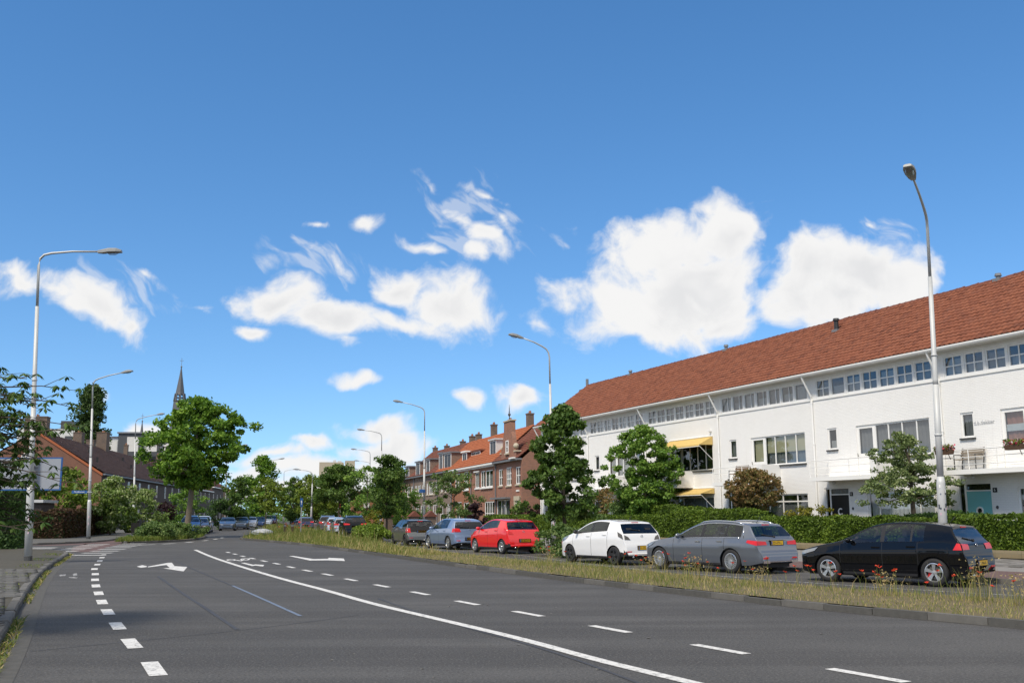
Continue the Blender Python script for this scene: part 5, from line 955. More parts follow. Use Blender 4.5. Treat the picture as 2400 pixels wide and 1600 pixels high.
def car(key, name, label, paint_, xy, az, group, text=None, front_text=True, full=True, glass='car_glass_dark', alloy=None, tails='lamp_red', caliper=False):
    if key not in CARS: CARS[key] = car_meshes(key)
    c = CARS[key]; sp, Y, HW, L = c['sp'], c['Y'], c['HW'], c['sp']['L']; cache = c['cache']
    o = thing(name, label, 'car', (xy[0], xy[1], 0), -R(az), group)
    def part(nm, k, b, mat, smooth=True, parent=o, over=None):
        kk = (nm, k)
        if kk not in cache: cache[kk] = (b() if callable(b) else b).mesh(nm, mat, smooth)
        q = obj(nm, cache[kk], parent)
        if over: q.material_slots[0].link = 'OBJECT'; q.material_slots[0].material = M[over]
        return q
    doors = {}
    for k, b in c['res'].items():
        if not b.f: continue
        if k == 'body': part('body', k, b, 'car_grey', over=paint_)
        elif k == 'gap': part('door_gap', k, b, 'black_paint')
        elif k[0] == 'trim': part('lower_trim', k, b, 'plastic')
        elif k[0] == 'pillar': part('pillar', k, b, 'plastic', over='black_paint')
        elif k == 'roof': part('roof', k, b, 'car_black')
        elif k in ('windscreen', 'rear_window'): part(k, k, b, 'car_glass', over=('car_glass' if k == 'windscreen' else glass))
        elif k[0] == 'door': doors[k[1:]] = part('door', k, b, 'car_grey', over=paint_)
        elif k[0] == 'win': part('window', k, b, 'car_glass', over=(glass if k[1] else ('car_glass' if glass != 'car_glass_dark' or True else glass)))
    for k, b in c['det'].items(): part('tail_light' if k[0] == 'tail' else 'headlight', k, b, 'lamp_red', over=tails if k[0] == 'tail' else 'lamp_clear')
    ub = MB(); ub.box(-HW*.74, HW*.74, Y(L-.25), Y(.25), .17, .62); ub.box(-HW*.9, HW*.9, Y(sp['ax'][1]-.42), Y(sp['ax'][0]+.42), .2, .55); part('underbody', 'ub', ub, 'plastic', False)
    si = MB(); cx = sp['cowl']+.75
    for x in (-.38, .38):
        si.box(x-.24, x+.24, Y(cx+.55), Y(cx), .5, .68); si.box(x-.22, x+.22, Y(cx+.72), Y(cx+.55), .55, 1.08); si.box(x-.11, x+.11, Y(cx+.72), Y(cx+.62), 1.1, 1.27)
    si.box(-.62, .62, Y(cx+1.7), Y(cx+1.2), .5, .7); si.box(-.62, .62, Y(cx+1.82), Y(cx+1.66), .6, 1.05)
    for x in (-.4, .4): si.box(x-.1, x+.1, Y(cx+1.8), Y(cx+1.7), 1.06, 1.2)
    si.box(-HW*.8, HW*.8, Y(sp['cowl']+.3), Y(sp['cowl']-.05), .7, c['belt'](sp['cowl']+.2)-.06); part('interior', 'si', si, 'seat', False)
    mi = MB()
    for s in (-1, 1):
        cm = sp['cowl']+.22; z = c['belt'](cm)+.075; yb = c['sy'](cm, z-.08); mi.blob((s*(yb+.10), Y(cm), z), (.11, .06, .068)); mi.tube([(s*(yb-.03), Y(cm+.02), z-.05), (s*(yb+.06), Y(cm), z-.03)], .022, 6)
    part('mirror', 'mi', mi, 'car_grey', over=(paint_ if paint_ not in ('car_white', 'car_steel') else 'black_paint'))
    wk = ('wheel', sp['r'], sp['spokes'], alloy or sp.get('alloy', 'alloy'))
    if wk not in CARS: CARS[wk] = wheel_meshes(sp['r'], sp['spokes'], wk[3])
    for a in sp['ax']:
        for s in (-1, 1):
            w = obj('tyre', CARS[wk][0], o, (s*(HW-.125), Y(a), sp['r']), (0, 0, 0 if s > 0 else math.pi)); w.name = 'wheel'
            obj('rim', CARS[wk][1], w); obj('wheel_disc', CARS[wk][2], w); 
            if full: obj('brake_disc', CARS[wk][3], w)
            if caliper and a > 2: b = MB(); b.box(.03, .045, -.15, -.07, -.10, .04); b.build('brake_caliper', 'caliper', w)
    # plates, wiper, badge, handles
    zp = sp['plate']; yr = Y(c['xr'](zp)); zf = .44
    def plate(nm, y, z, face, tx):
        b = MB(); b.box(-sp['pw']/2-.03, sp['pw']/2+.03, y-.012, y+.012, z-.07, z+.075); part(nm+'_holder', (nm, 'h'), b, 'plastic', False)
        b = MB(); b.box(-sp['pw']/2, sp['pw']/2, y-.018, y+.018, z-.052, z+.056); q = part(nm, (nm, 'p'), b, 'plate', False)
        if tx: lettering('lettering', tx, .095, 'ink', q, (0, y+face*.0195, z), (R(90), 0, 0 if face < 0 else math.pi), .001); b = MB(); b.box(-sp['pw']/2+.004, -sp['pw']/2+.045, y+face*.0186-.0006, y+face*.0186+.0006, z-.048, z+.052); b.build('country_band', 'sign_blue', q)
    plate('number_plate', yr-.012, zp, -1, text if full else None)
    plate('number_plate', Y(c['xf'](zf))+.012, zf, 1, None)
    g = MB(); g.box(-HW*.42, HW*.42, Y(c['xf'](.62))-.02, Y(c['xf'](.62))+.012, .585, .655); g.box(-HW*.5, HW*.5, Y(.0)-.01, Y(.0)+.008, .30, .385); part('grille', 'gr', g, 'plastic', False)
    if full:
        for q, (a, e) in enumerate(sp['doors']):
            for s in (-1, 1):
                ch = e-.16; z = c['belt'](ch)-.10; b = MB(); y_ = c['sy'](ch, z); b.box(s*y_-.008, s*y_+.022 if s > 0 else s*y_+.008, Y(ch+.10), Y(ch-.10), z-.016, z+.016) if s > 0 else b.box(s*y_-.022, s*y_+.008, Y(ch+.10), Y(ch-.10), z-.016, z+.016)
                part('handle', (q, s, 'hd'), b, 'car_grey', False, doors[(q, s)], 'chrome' if sp.get('chrome') else paint_)
        zc = sp['belt'][-1][1]; b = MB(); zz = [zc+.04, zc+.06, zc+.10]; xs = [0, -.22, -.46]
        b.tube([(x, Y(c['xr'](z)+.02), z) for x, z in zip(xs, zz)], .012, 5); b.tube([(0, Y(c['xr'](zc+.03)+.03), zc+.03), (0, Y(c['xr'](zc+.03)-.02), zc+.03)], .03, 8); part('rear_wiper', 'wi', b, 'plastic')
        b = MB(); zb = (sp['tail_r'][0][1]+sp['tail_r'][3][1])/2+.0; b.lathe([(.052, -.006), (.055, .0), (.045, .008), (.04, 0)], 20, axis='y', c=(0, Y(c['xr'](zb+.02)+.012), zb+.02)); b.tube([(-.03, Y(c['xr'](zb)+.014), zb+.045), (0, Y(c['xr'](zb)+.014), zb+.0), (.03, Y(c['xr'](zb)+.014), zb+.045)], .006, 5); part('badge', 'bd', b, 'chrome')
        b = MB()
        for s in (-1, 1): yb = c['sy'](L-.5, .5)*.8; b.box(s*.62-.10, s*.62+.10, Y(c['xr'](.46)+.008), Y(c['xr'](.46)-.03), .42, .46)
        part('rear_reflector', 'rr', b, 'lamp_red', False)
        b = MB(); b.box(-.14, .14, Y(sp['rw'][0]-.02), Y(sp['rw'][0]-.06), c['topf'](sp['rw'][0]-.04)-.02, c['topf'](sp['rw'][0]-.04)+.008); part('brake_light', 'bl', b, 'lamp_red', False)
        b = MB(); b.tube([(0, Y(sp['rw'][0]-.35), c['topf'](sp['rw'][0]-.35)), (0, Y(sp['rw'][0]-.2), c['topf'](sp['rw'][0]-.3)+.17)], .008, 5); part('aerial', 'ae', b, 'plastic')
        if not sp.get('chrome'): b = MB(); [b.tube([(s*.46, Y(L-.12), .27), (s*.46, Y(L+.0), .27)], .03, 8) for s in (-1,)]; part('exhaust', 'ex', b, 'chrome')
    if sp.get('rails'):
        for s in (-1, 1):
            b = MB(); cc = np.linspace(sp['wend']+.05, sp['rw'][0]-.25, 9); pts = []
            for i, x in enumerate(cc): z = c['topf'](x)-.03; pts.append((s*(c['sy'](x, z-.04)-.04), Y(x), z+(.035 if 0 < i < 8 else -.01)))
            b.tube(pts, .02, 6); part('roof_rail', (s, 'rl'), b, 'chrome')
    if sp.get('chrome'):
        for s in (-1, 1):
            b = MB(); xs = np.linspace(sp['wins'][0][0]+.05, sp['wins'][-1][1], 14); b.tube([(s*(c['sy'](x, c['belt'](x)+.002)+.006), Y(x), c['belt'](x)+.002) for x in xs], .009, 5)
            xt = [x for x in np.linspace(sp['wins'][0][0]+.12, sp['wins'][-1][1], 18)]; b.tube([(s*(c['sy'](x, max(c['belt'](x)+.01, c['topf'](x)-.068))+.006), Y(x), max(c['belt'](x)+.01, c['topf'](x)-.068)) for x in xt]+[(s*(c['sy'](xt[-1]+.06, c['belt'](xt[-1]))+.006), Y(xt[-1]+.10), c['belt'](xt[-1])+.0)], .009, 5); part('chrome_trim', (s, 'ct'), b, 'chrome')
        b = MB(); b.box(-.62, .62, Y(L)-.012, Y(L)+.01, .335, .352); [b.box(s*.6-.13, s*.6+.13, Y(L)-.014, Y(L)+.012, .30, .37) for s in (-1, 1)]; part('exhaust_trim', 'et', b, 'chrome', False)
        b = MB(); b.box(-.42, .42, Y(c['xr'](.925))-.016, Y(c['xr'](.925))+.01, .915, .93); part('tailgate_strip', 'ts', b, 'chrome', False)
    return o
PK = 'cars parked along the right side of the street'
car('hatch', 'parked_car', 'glossy black hatchback parked nearest, with red brake calipers, behind the poppies', 'car_black', (10.22, 23.85), -43.5, PK, 'JK-966-K', glass='car_glass', caliper=True)
car('estate', 'parked_car', 'grey metallic estate car with roof rails parked between the black and the white car', 'car_grey', (6.85, 29.26), -36.2, PK, 'ZD-079-L', glass='car_glass')
car('compact', 'parked_car', 'white compact car with dark alloy wheels and smoked tail lights', 'car_white', (4.01, 34.0), -32.1, PK, '61-SNX-3', alloy='alloy_dark', tails='lamp_smoke')
car('compact', 'parked_car', 'bright red compact car parked by the low planting bay', 'car_red', (.22, 43.52), -29, PK, '57-ZGX-7', glass='car_glass')
car('hatch_older', 'parked_car', 'ice blue hatchback parked ahead of the red car', 'car_iceblue', (-2.34, 48.97), -26, PK, '53-KFR-8')
car('mini', 'parked_car', 'small grey three-door car with black roof and wheels', 'car_steel', (-5.05, 54.86), -21.5, PK, 'NZ-231-X', glass='car_glass')
car('crossover', 'parked_car', 'black crossover parked beyond the planting, nearest of the farther row', 'car_black', (-12.1, 77.3), -15.5, PK, full=False)
car('hatch', 'parked_car', 'silver hatchback parked directly ahead of the black crossover', 'car_silver', (-13.9, 83.2), -15, PK, full=False)
car('hatch_older', 'parked_car', 'pale blue hatchback third in the farther parked row', 'car_paleblue', (-15.5, 88.8), -14.5, PK, full=False)
car('crossover', 'parked_car', 'dark brown crossover with tall red tail lights, farthest of the right row', 'car_brown', (-17.4, 95.2), -14, PK, full=False)
car('hatch', 'moving_car', 'navy blue hatchback driving away past the blue sign', 'car_navy', (-22.9, 112.0), -13, None, full=False)
PL = 'cars parked facing the camera on the left side'
car('minivan', 'parked_car', 'blue minivan parked behind the leafy island shrub, partly behind the tree trunk', 'car_midblue', (-28.6, 90.2), 166, PL, full=False, glass='car_glass')
car('hatch', 'parked_car', 'dark bronze hatchback squeezed between the blue minivan and a white car', 'car_brown', (-29.6, 96.0), 166, PL, full=False)
car('crossover', 'parked_car', 'white crossover behind the bronze hatchback', 'car_white', (-31.0, 101.6), 167, PL, full=False)
car('hatch', 'parked_car', 'grey-blue hatchback with yellow front plate heading the farther left row', 'car_bluegrey', (-31.8, 113.2), 167, PL, full=False, glass='car_glass')
car('hatch_older', 'parked_car', 'slate blue hatchback second in the farther left row', 'car_bluegrey', (-32.5, 121.5), 168, PL, full=False)
car('compact', 'parked_car', 'white compact car third in the farther left row', 'car_white', (-33.1, 128), 168, PL, full=False)
car('hatch', 'parked_car', 'deep blue hatchback with yellow plate seen between the thin saplings', 'car_midblue', (-36.0, 144), 168, PL, full=False)
car('minivan', 'parked_car', 'light blue minivan far down the left row', 'car_paleblue', (-37.2, 153), 168, PL, full=False)
car('crossover', 'parked_car', 'maroon crossover at the far end of the left row', 'car_maroon', (-38.1, 160), 168, PL, full=False)
car('hatch', 'parked_car', 'small far blue car just left of the blue sign post', 'car_midblue', (-41.5, 195), 175, None, full=False)
car('hatch_older', 'parked_car', 'small far grey car in front of the white framed building', 'car_bluegrey', (-39.5, 205), 190, None, full=False)
# ------------------------------------------------------------------ street lamps and signs
def lamp(x, y, H, label, arm, lean, mat='pole_paint', group='street lamps along both kerbs', n=10, stickers=False):
    """arm: (dx, dy, dz) from the elbow to the lantern foot; lean: how far the top stands off the base"""
    o = thing('street_lamp', label, 'street lamp', (x, y, 0), 0, group); lx, ly = lean; at = lambda z: (lx*z/H, ly*z/H, z)
    b = MB(); b.tube([at(0), at(2.55), at(2.75)], [.135, .13, .1], n+4); b.build('pole_base', mat, o, True)
    b = MB(); b.tube([at(0), at(.28)], [.142, .142], n+4); b.build('foot_band', 'dark_metal', o)
    b = MB(); b.tube([at(2.7), at(5.6)], [.098, .088], n); b.tube([at(5.6), at(5.75), at(H-2.0)], [.086, .08, .066], n); b.tube([at(4.0), at(4.06)], .112, n); b.tube([at(6.5), at(6.55)], .097, n); b.build('pole', mat, o, True)
    ax, ay, az = arm; e = Vector(at(H)); a = Vector(arm); q = a.normalized()
    pts = [at(H-2.0), at(H-.45)]+[tuple(e+Vector((0, 0, -.45*(1-t)**2))+q*(.45*t*t)) for t in (.35, .65, 1.)]
    end = e+a; pts += [tuple(e+a*.55+Vector((0, 0, .04))), tuple(end)]
    b = MB(); b.tube(pts, [.05, .047, .045, .045, .043, .038, .034], n); b.build('arm', 'galv', o, True)
    h = Vector((ax, ay, 0)).normalized(); s = Vector((-h.y, h.x, 0)); tilt = Vector((h.x, h.y, az/math.hypot(ax, ay)*.55)).normalized(); u = s.cross(tilt)*-1
    if u.z < 0: u = -u
    Pt = lambda l, w, z: tuple(end+tilt*l+s*w+u*z)
    b = MB(); secs = [(-.06, .06, .045, -.05), (.1, .11, .075, -.06), (.35, .165, .12, -.035), (.62, .165, .115, -.03), (.8, .12, .05, -.03)]; vs = []
    for l, w, zt, zb in secs: vs += [Pt(l, -w, zb), Pt(l, -w*.97, zt*.5), Pt(l, -w*.55, zt), Pt(l, w*.55, zt), Pt(l, w*.97, zt*.5), Pt(l, w, zb)]
    f = [(i*6+j, i*6+(j+1) % 6, i*6+6+(j+1) % 6, i*6+6+j) for i in range(4) for j in range(6)]+[(5, 4, 3, 2, 1, 0), (24, 25, 26, 27, 28, 29)]
    b.add(vs, f); lt = b.build('lantern', 'lantern_grey', o)
    b = MB(); vs = []
    for l, w, d in ((.24, .08, -.05), (.34, .13, -.11), (.56, .13, -.12), (.7, .08, -.05)): vs += [Pt(l, -w, -.036), Pt(l, -w*.7, d), Pt(l, w*.7, d), Pt(l, w, -.036)]
    b.add(vs, [(i*4+j, i*4+j+1, i*4+5+j, i*4+4+j) for i in range(3) for j in range(3)]+[(0, 1, 2, 3), (12, 13, 14, 15)]); b.build('lantern_bowl', 'bowl', lt)
    if stickers:
        rn = random.Random(4)
        for k in range(14):
            a_ = R(rn.uniform(200, 300)); z = rn.uniform(.9, 2.5); r = .137; wd = rn.uniform(.25, .6); hh = rn.uniform(.04, .13); b = MB(); b.add([(r*math.cos(a_+t*wd)+at(z)[0], r*math.sin(a_+t*wd)+at(z)[1], z+v*hh) for v in (0, 1) for t in (0, .33, .66, 1)], [(i, i+1, i+5, i+4) for i in range(3)]); b.build('sticker', rn.choice(['sticker_dark', 'sticker_pink', 'white_paint', 'sticker_red', 'sticker_dark', 'blue_paint']), o)
    else:
        for k, (z, m_) in enumerate(((1.05, 'sticker_pink'), (1.5, 'sticker_pink'))):
            b = MB(); b.add([(.138*math.cos(R(200+i*25)), .138*math.sin(R(200+i*25)), z+v*.16) for v in (0, 1) for i in range(4)], [(i, i+1, i+5, i+4) for i in range(3)]); b.build('sticker', m_, o)
    return o
lamp(-17.07, 35.84, 11.25, 'tall street lamp at the near left kerb carrying the blank white board', (2.15, .2, .12), (-.47, 0))
lamp(-28.9, 69.06, 11.0, 'street lamp with the blue street name plate by the reddish hedge', (2.2, -.5, .45), (-.42, 0))
lamp(-38.3, 102.2, 11.4, 'third street lamp on the left, beside the big street tree', (2.4, -.6, .42), (-.42, 0))
lamp(13.1, 30.9, 11.05, 'tall street lamp with stickers behind the black hatchback', (-1.0, -1.55, .75), (.27, .0), stickers=True)
lamp(2.28, 56.3, 10.95, 'street lamp rising through the kerbside tree before the white terrace', (-1.55, -.35, .62), (-.15, 0))
lamp(-7.7, 87.8, 10.9, 'street lamp with blue band in front of the brick row', (-1.95, -.5, .5), (-.05, 0))
lamp(-15.0, 115.2, 10.9, 'street lamp behind the dark tree by the farther parked cars', (-2.0, -.5, .35), (-.1, 0))
lamp(-21.1, 149, 10.9, 'thin far street lamp, second beyond the dark tree', (-2., -.6, .3), (-.1, 0), n=6); lamp(-25.6, 181, 10.9, 'thin far street lamp, third beyond the dark tree', (-2., -.6, .3), (-.1, 0), n=6)
lamp(-31, 214, 10.9, 'thin far street lamp over the big far green tree', (-2., -.6, .3), (0, 0), n=6); lamp(-26.3, 132, 7.2, 'low white street lamp in front of the pinkish brick house', (-1.6, -.3, .3), (0, 0), n=6)
lamp(-35.5, 125, 9.8, 'left street lamp behind the dark linden by the parked cars', (1.9, -.4, .4), (-.2, 0), n=6); lamp(-37.0, 152, 9.6, 'left street lamp among the light green saplings', (1.9, -.4, .4), (-.2, 0), n=6); lamp(-46.5, 205, 10.5, 'farthest left street lamp above the distant tree line', (1.9, -.4, .3), (-.2, 0), n=6)
o = thing('blue_band', 'blue sign band strapped round the lamp post before the brick row', 'sign', (-7.71, 87.8, 3.55)); b = MB(); b.tube([(0, 0, 0), (0, 0, .25)], .115, 12); b.box(-.42, -.08, -.16, -.14, -.02, .28); b.build('band', 'sign_blue', o)
o = thing('route_board', 'blank pale board with thin blue edge mounted on the near left lamp post', 'board', (-17.2, 36.05, 0), R(3)); b = MB(); b.box(-2.0, .92, .0, .05, 2.62, 3.70); b.build('panel', 'sign_face', o); b = MB(); b.box(-2.05, .97, .004, .056, 2.57, 2.619); b.box(-2.05, .97, .004, .056, 3.701, 3.75); b.box(.921, .97, .004, .056, 2.619, 3.701); b.box(-2.05, -2.001, .004, .056, 2.619, 3.701); b.build('edge', 'sign_blue', o)
b = MB(); b.box(-.12, .14, -.08, -.003, 2.9, 2.96); b.box(-.12, .14, -.08, -.003, 3.4, 3.46); b.build('clamp', 'galv', o); lettering('lettering', 'a.mba', .07, 'ink', o, (.62, -.003, 3.0), (R(90), 0, 0))
o = thing('street_name_sign', 'blue street name plate fixed to the second left lamp post', 'street sign', (-29.15, 69.0, 3.18), R(4)); b = MB(); b.box(-1.05, -.0, -.02, .02, 0, .2); b.build('plate', 'sign_blue', o); lettering('lettering', 'Mecklinstraat', .13, 'white_paint', o, (-.54, -.024, .1), (R(90), 0, 0)); b = MB(); b.box(-.02, .3, -.05, .06, .06, .12); b.build('bracket', 'galv', o)
o = thing('parking_sign', 'narrow blue sign on a thin grey post standing on the grassy median', 'sign', (-17.2, 82.2, 0)); b = MB(); b.tube([(0, 0, 0), (0, 0, 3.0)], .05, 8); b.build('post', 'galv', o); b = MB(); b.box(-.11, .11, -.09, -.06, 2.32, 3.02); pl_ = b.build('plate', 'sign_blue', o); b = MB(); b.prism([(-.02, 2.5), (.02, 2.5), (.02, 2.7), (.07, 2.7), (0, 2.86), (-.07, 2.7), (-.02, 2.7)], -.096, -.091); b.build('arrow', 'white_paint', pl_)
def bollard(x, y, label): o = thing('bollard', label, 'bollard', (x, y, 0), 0, 'wooden bollards on the median'); b = MB(); b.lathe([(0, 1.0), (.09, .99), (.12, .95), (.12, 0)], 10); b.build('post', 'wood', o); b = MB(); b.lathe([(.125, .78), (.125, .86)], 10); b.build('band', 'galv', o)
bollard(-18.35, 81.6, 'weathered wooden bollard on the median left of the sign post, outer one'); bollard(-17.8, 81.8, 'weathered wooden bollard on the median close to the sign post')
o = thing('boulder', 'flat pale boulder lying in the tall median grass', 'boulder', (-19.4, 78.4, .1)); b = MB(); b.blob((0, 0, .22), (.85, .55, .3), 0, 14, 8)
rb = random.Random(2); b.v = [(x+rb.uniform(-.04, .04), y+rb.uniform(-.04, .04), z+rb.uniform(-.03, .03)) for x, y, z in b.v]; b.build('stone', 'pale_grey', o)
o = thing('wheelie_bin', 'dark wheelie bin standing on the far left pavement by the green hedge', 'bin', (-33.0, 88.6, .12), R(10)); b = MB(); b.add([(-.3, -.3, .08), (.3, -.3, .08), (.3, .3, .08), (-.3, .3, .08), (-.38, -.4, 1.05), (.38, -.4, 1.05), (.38, .4, 1.05), (-.38, .4, 1.05)], [(0, 1, 2, 3), (0, 1, 5, 4), (1, 2, 6, 5), (2, 3, 7, 6), (3, 0, 4, 7)]); b.build('body', 'plastic', o); b = MB(); b.box(-.42, .42, -.44, .44, 1.05, 1.13); b.build('lid', 'plastic', o); b = MB(); [b.lathe([(0, s*.4), (.1, s*.4), (.1, s*.34), (0, s*.34)], 10, axis='x', c=(0, .32, .1)) for s in (-1, 1)]; b.build('wheel', 'rubber', o)
# low retaining wall below the right hedges, brick gate piers of the brick row
def low_wall(x0, x1, label):
    o = thing('garden_wall', label, 'wall', T(0, -4.35), TZ); n = max(1, int((x1-x0)/1.0)); L = (x1-x0)/n; b = MB(); b.box(.004, L-.004, -.12, .12, 0, .40); me = b.mesh('wall_block', 'low_wall')
    for k in range(n): obj('wall_block', me, o, (x0+k*L, random.uniform(-.008, .008), .0))
low_wall(-28.4, -10, 'low yellowish block wall under the right-hand hedge, near stretch'); low_wall(-52, -29.2, 'low yellowish block wall under the middle hedge behind the estate car')
for k, (x, y) in enumerate(((-6.4, 78.5), (-8.2, 84), (-11.3, 92.0))):
    o = thing('gate_pier', ['brick gate pier with tiled cap behind the ice blue car', 'brick gate pier with tiled cap behind the grey three-door car', 'farther brick gate pier with tiled cap, near the lamp with the blue band'][k], 'gate pier', (x, y, 0), R(20)); b = MB(); b.box(-.35, .35, -.3, .3, 0, 1.5); b.build('pier', 'chimney_brick', o); b = MB(); b.prism([(-.5, 1.5), (0, 1.95), (.5, 1.5)], -.42, .42); b.build('cap', 'roof_brown', o)

# ------------------------------------------------------------------ trees, shrubs and hedges
def leaf_cloud(c, rad, n, size, rng, droop=.4, flat=.6, fold=False):
    """n loose leaves scattered in balls at the centres c"""
    k = len(c); m = n//k; cen = np.repeat(c, m, 0); rr = np.repeat(np.broadcast_to(rad, (k,)), m)
    d = rng.normal(size=(len(cen), 3)); d /= np.linalg.norm(d, axis=1)[:, None]; p = cen+d*(rng.random((len(cen), 1))**.45*rr[:, None])*np.array([1, 1, flat])
    a = rng.normal(size=(len(p), 3)); a[:, 2] -= droop; a /= np.linalg.norm(a, axis=1)[:, None]
    nrm = rng.normal(size=(len(p), 3))*.7+d*.6; nrm[:, 2] += .75; b = np.cross(nrm, a); b /= np.linalg.norm(b, axis=1)[:, None]+1e-9
    s = size*rng.uniform(.5, 1.4, (len(p), 1)); up = np.cross(a, b)
    return np.stack([p-a*s*.55, p+b*s*.36-up*s*.08, p+a*s*.6, p-b*s*.36-up*s*.08], 1)
def crown_centres(x, y, z0, z1, w, shape, k, rng, rough=.22):
    out = []
    h = z1-z0; ph = rng.uniform(0, 6.28, 4)
    while len(out) < k:
        t = rng.random(); az = rng.uniform(0, 2*math.pi)
        if shape == 'round': r = math.sqrt(max(0, 1-(2*t-1)**2))
        elif shape == 'cone': r = (1-t)**.6*min(1, .45+t*4)
        elif shape == 'egg': r = math.sqrt(max(0, 1-(2*t**1.25-1)**2))*(1-.28*t)
        elif shape == 'column': r = min(1, .65+t*1.5)*min(1, (1-t)**.45*1.25)*.92
        elif shape == 'umbrella': r = min(1, 1.2*math.sqrt(max(0, 1-t)))*(1 if t > .12 else .8)
        else: r = 1
        r *= 1+rough*math.sin(3*az+ph[0]+t*5)+rough*.6*math.sin(5*az+ph[1]-t*9)
        q = rng.random()**.38 if rng.random() < .85 else rng.random()
        if rough > .05 and rng.random() < .16: q = rng.uniform(1., 1.2)
        out.append((x+math.cos(az)*r*w/2*q, y+math.sin(az)*r*w/2*q, z0+h*t))
    return np.array(out)
def tree(name, label, cat, x, y, h, w, z0, leaf, shape='round', k=90, n=5000, size=.16, seed=1, trunk=.12, bark='bark', group=None, cl=None, rough=.22, lean=(0, 0), base=0., flat=.65, tiers=()):
    o = thing(name, label, cat, (x, y, base), 0, group); rng = np.random.default_rng(seed)
    if n < 5500: n = int(n*1.9)
    c = crown_centres(lean[0], lean[1], z0, h, w, shape, k, rng, rough); cr = (cl or w*.13)*rng.uniform(.45, 1.3, k)
    obj('crown', quads_np('crown', leaf_cloud(c, cr, n, size, rng, flat=flat), 'leaf_'+leaf), o)
    for th, tw_, tz, tk, tn, tl in tiers:
        c2 = crown_centres(tl[0], tl[1], tz, th, tw_, shape, tk, rng, rough); obj('crown_tier', quads_np('crown_tier', leaf_cloud(c2, (cl or w*.13)*rng.uniform(.6, 1.2, tk), tn, size, rng, flat=flat), 'leaf_'+leaf), o); c = np.concatenate([c, c2])
    k = len(c)
    b = MB(); top = Vector((lean[0], lean[1], max([h]+[t_[0] for t_ in tiers])-(h-z0)*.25)); fork = Vector((lean[0]*.6, lean[1]*.6, z0+(h-z0)*.12))
    if trunk:
        b.tube([(0, 0, -.1), (0, 0, .15), tuple(fork*.5+Vector((.02, 0, 0))), tuple(fork), tuple((fork+top)/2), tuple(top)], [trunk*1.35, trunk, trunk*.9, trunk*.8, trunk*.5, trunk*.12], 8)
        for i in rng.choice(k, min(k, 16), False):
            e = Vector(c[i]); s = fork.lerp(top, float(np.clip((e.z-fork.z)/(top.z-fork.z+1e-6)*.7-.1, 0, .9))); b.tube([tuple(s), tuple(s.lerp(e, .5)+Vector((0, 0, .06*w*.3))), tuple(e)], [trunk*.38, trunk*.2, trunk*.06], 5, cap=False)
        b.build('trunk', bark, o, True)
    return o
def hedge(label, line, depth, h, leaf, n, size, seed, z=.12, name='hedge', rough=.09, mat='joint_soil'):
    """clipped hedge along a line (its front edge): twiggy core with a coat of leaves"""
    o = thing(name, label, 'hedge', (0, 0, 0)); rng = np.random.default_rng(seed); p = resample(line, max(3, int(len(line)*2)+6)); q = offset(p, depth); hh = h if not isinstance(h, tuple) else None
    hs_ = np.linspace(h[0], h[1], len(p)) if hh is None else np.full(len(p), h); i_ = .10*(1 if depth > 0 else -1); ad = abs(depth)
    b = MB(); A = offset(p, i_); B = offset(p, depth-i_); m = len(p)
    vs = [(x, y, z) for x, y in A]+[(x, y, z+a-.1) for (x, y), a in zip(A, hs_)]+[(x, y, z+a-.1) for (x, y), a in zip(B, hs_)]+[(x, y, z) for x, y in B]
    vs = [(x_, y_, z_) for x_, y_, z_ in vs]; b.add(vs, [(r*m+k, r*m+k+1, (r+1)*m+k+1, (r+1)*m+k) for r in range(3) for k in range(m-1)]+[(0, m, 2*m, 3*m), (m-1, 2*m-1, 3*m-1, 4*m-1)]); b.build('twigs', 'leaf_dark', o)
    d = np.r_[0, np.cumsum(np.hypot(*np.diff(p, axis=0).T))]; L = d[-1]
    aF, aT, aE = L*np.mean(hs_), L*ad, ad*np.mean(hs_); prob = np.array([aF*1.2, aT, aF*.3, aE, aE]); prob /= prob.sum(); f = rng.choice(5, n, p=prob); s = rng.random(n)*L; u = rng.random(n); v = rng.random(n)
    s = np.where(f == 3, 0, np.where(f == 4, L, s)); X = np.interp(s, d, p[:, 0]); Y = np.interp(s, d, p[:, 1]); tx = np.interp(s, d, tangents(p)[:, 0]); ty = np.interp(s, d, tangents(p)[:, 1]); H = np.interp(s, d, hs_)
    dep = np.where(f == 0, 0, np.where(f == 2, depth, u*depth)); zz = np.where(f == 1, H, v*H)
    bulge = rough*(np.sin(s*2.3+seed)+np.sin(s*5.1+zz*3+seed*2))*.5; zz = zz+np.where(f == 1, bulge+np.abs(rng.normal(0, .03, n)), 0); dep = dep-np.where(f == 0, bulge*np.sign(depth), 0)+rng.normal(0, .025, n)
    c = np.stack([X+ty*dep, Y-tx*dep, z+zz], 1); obj('leaves', quads_np('leaves', leaf_cloud(c, .05, n, size, rng, flat=1.), 'leaf_'+leaf), o); return o
def TL(x0, x1, y): return np.array([T(x1, y)[:2], T((x0+x1)/2, y)[:2], T(x0, y)[:2]])   # far side of the line is the garden
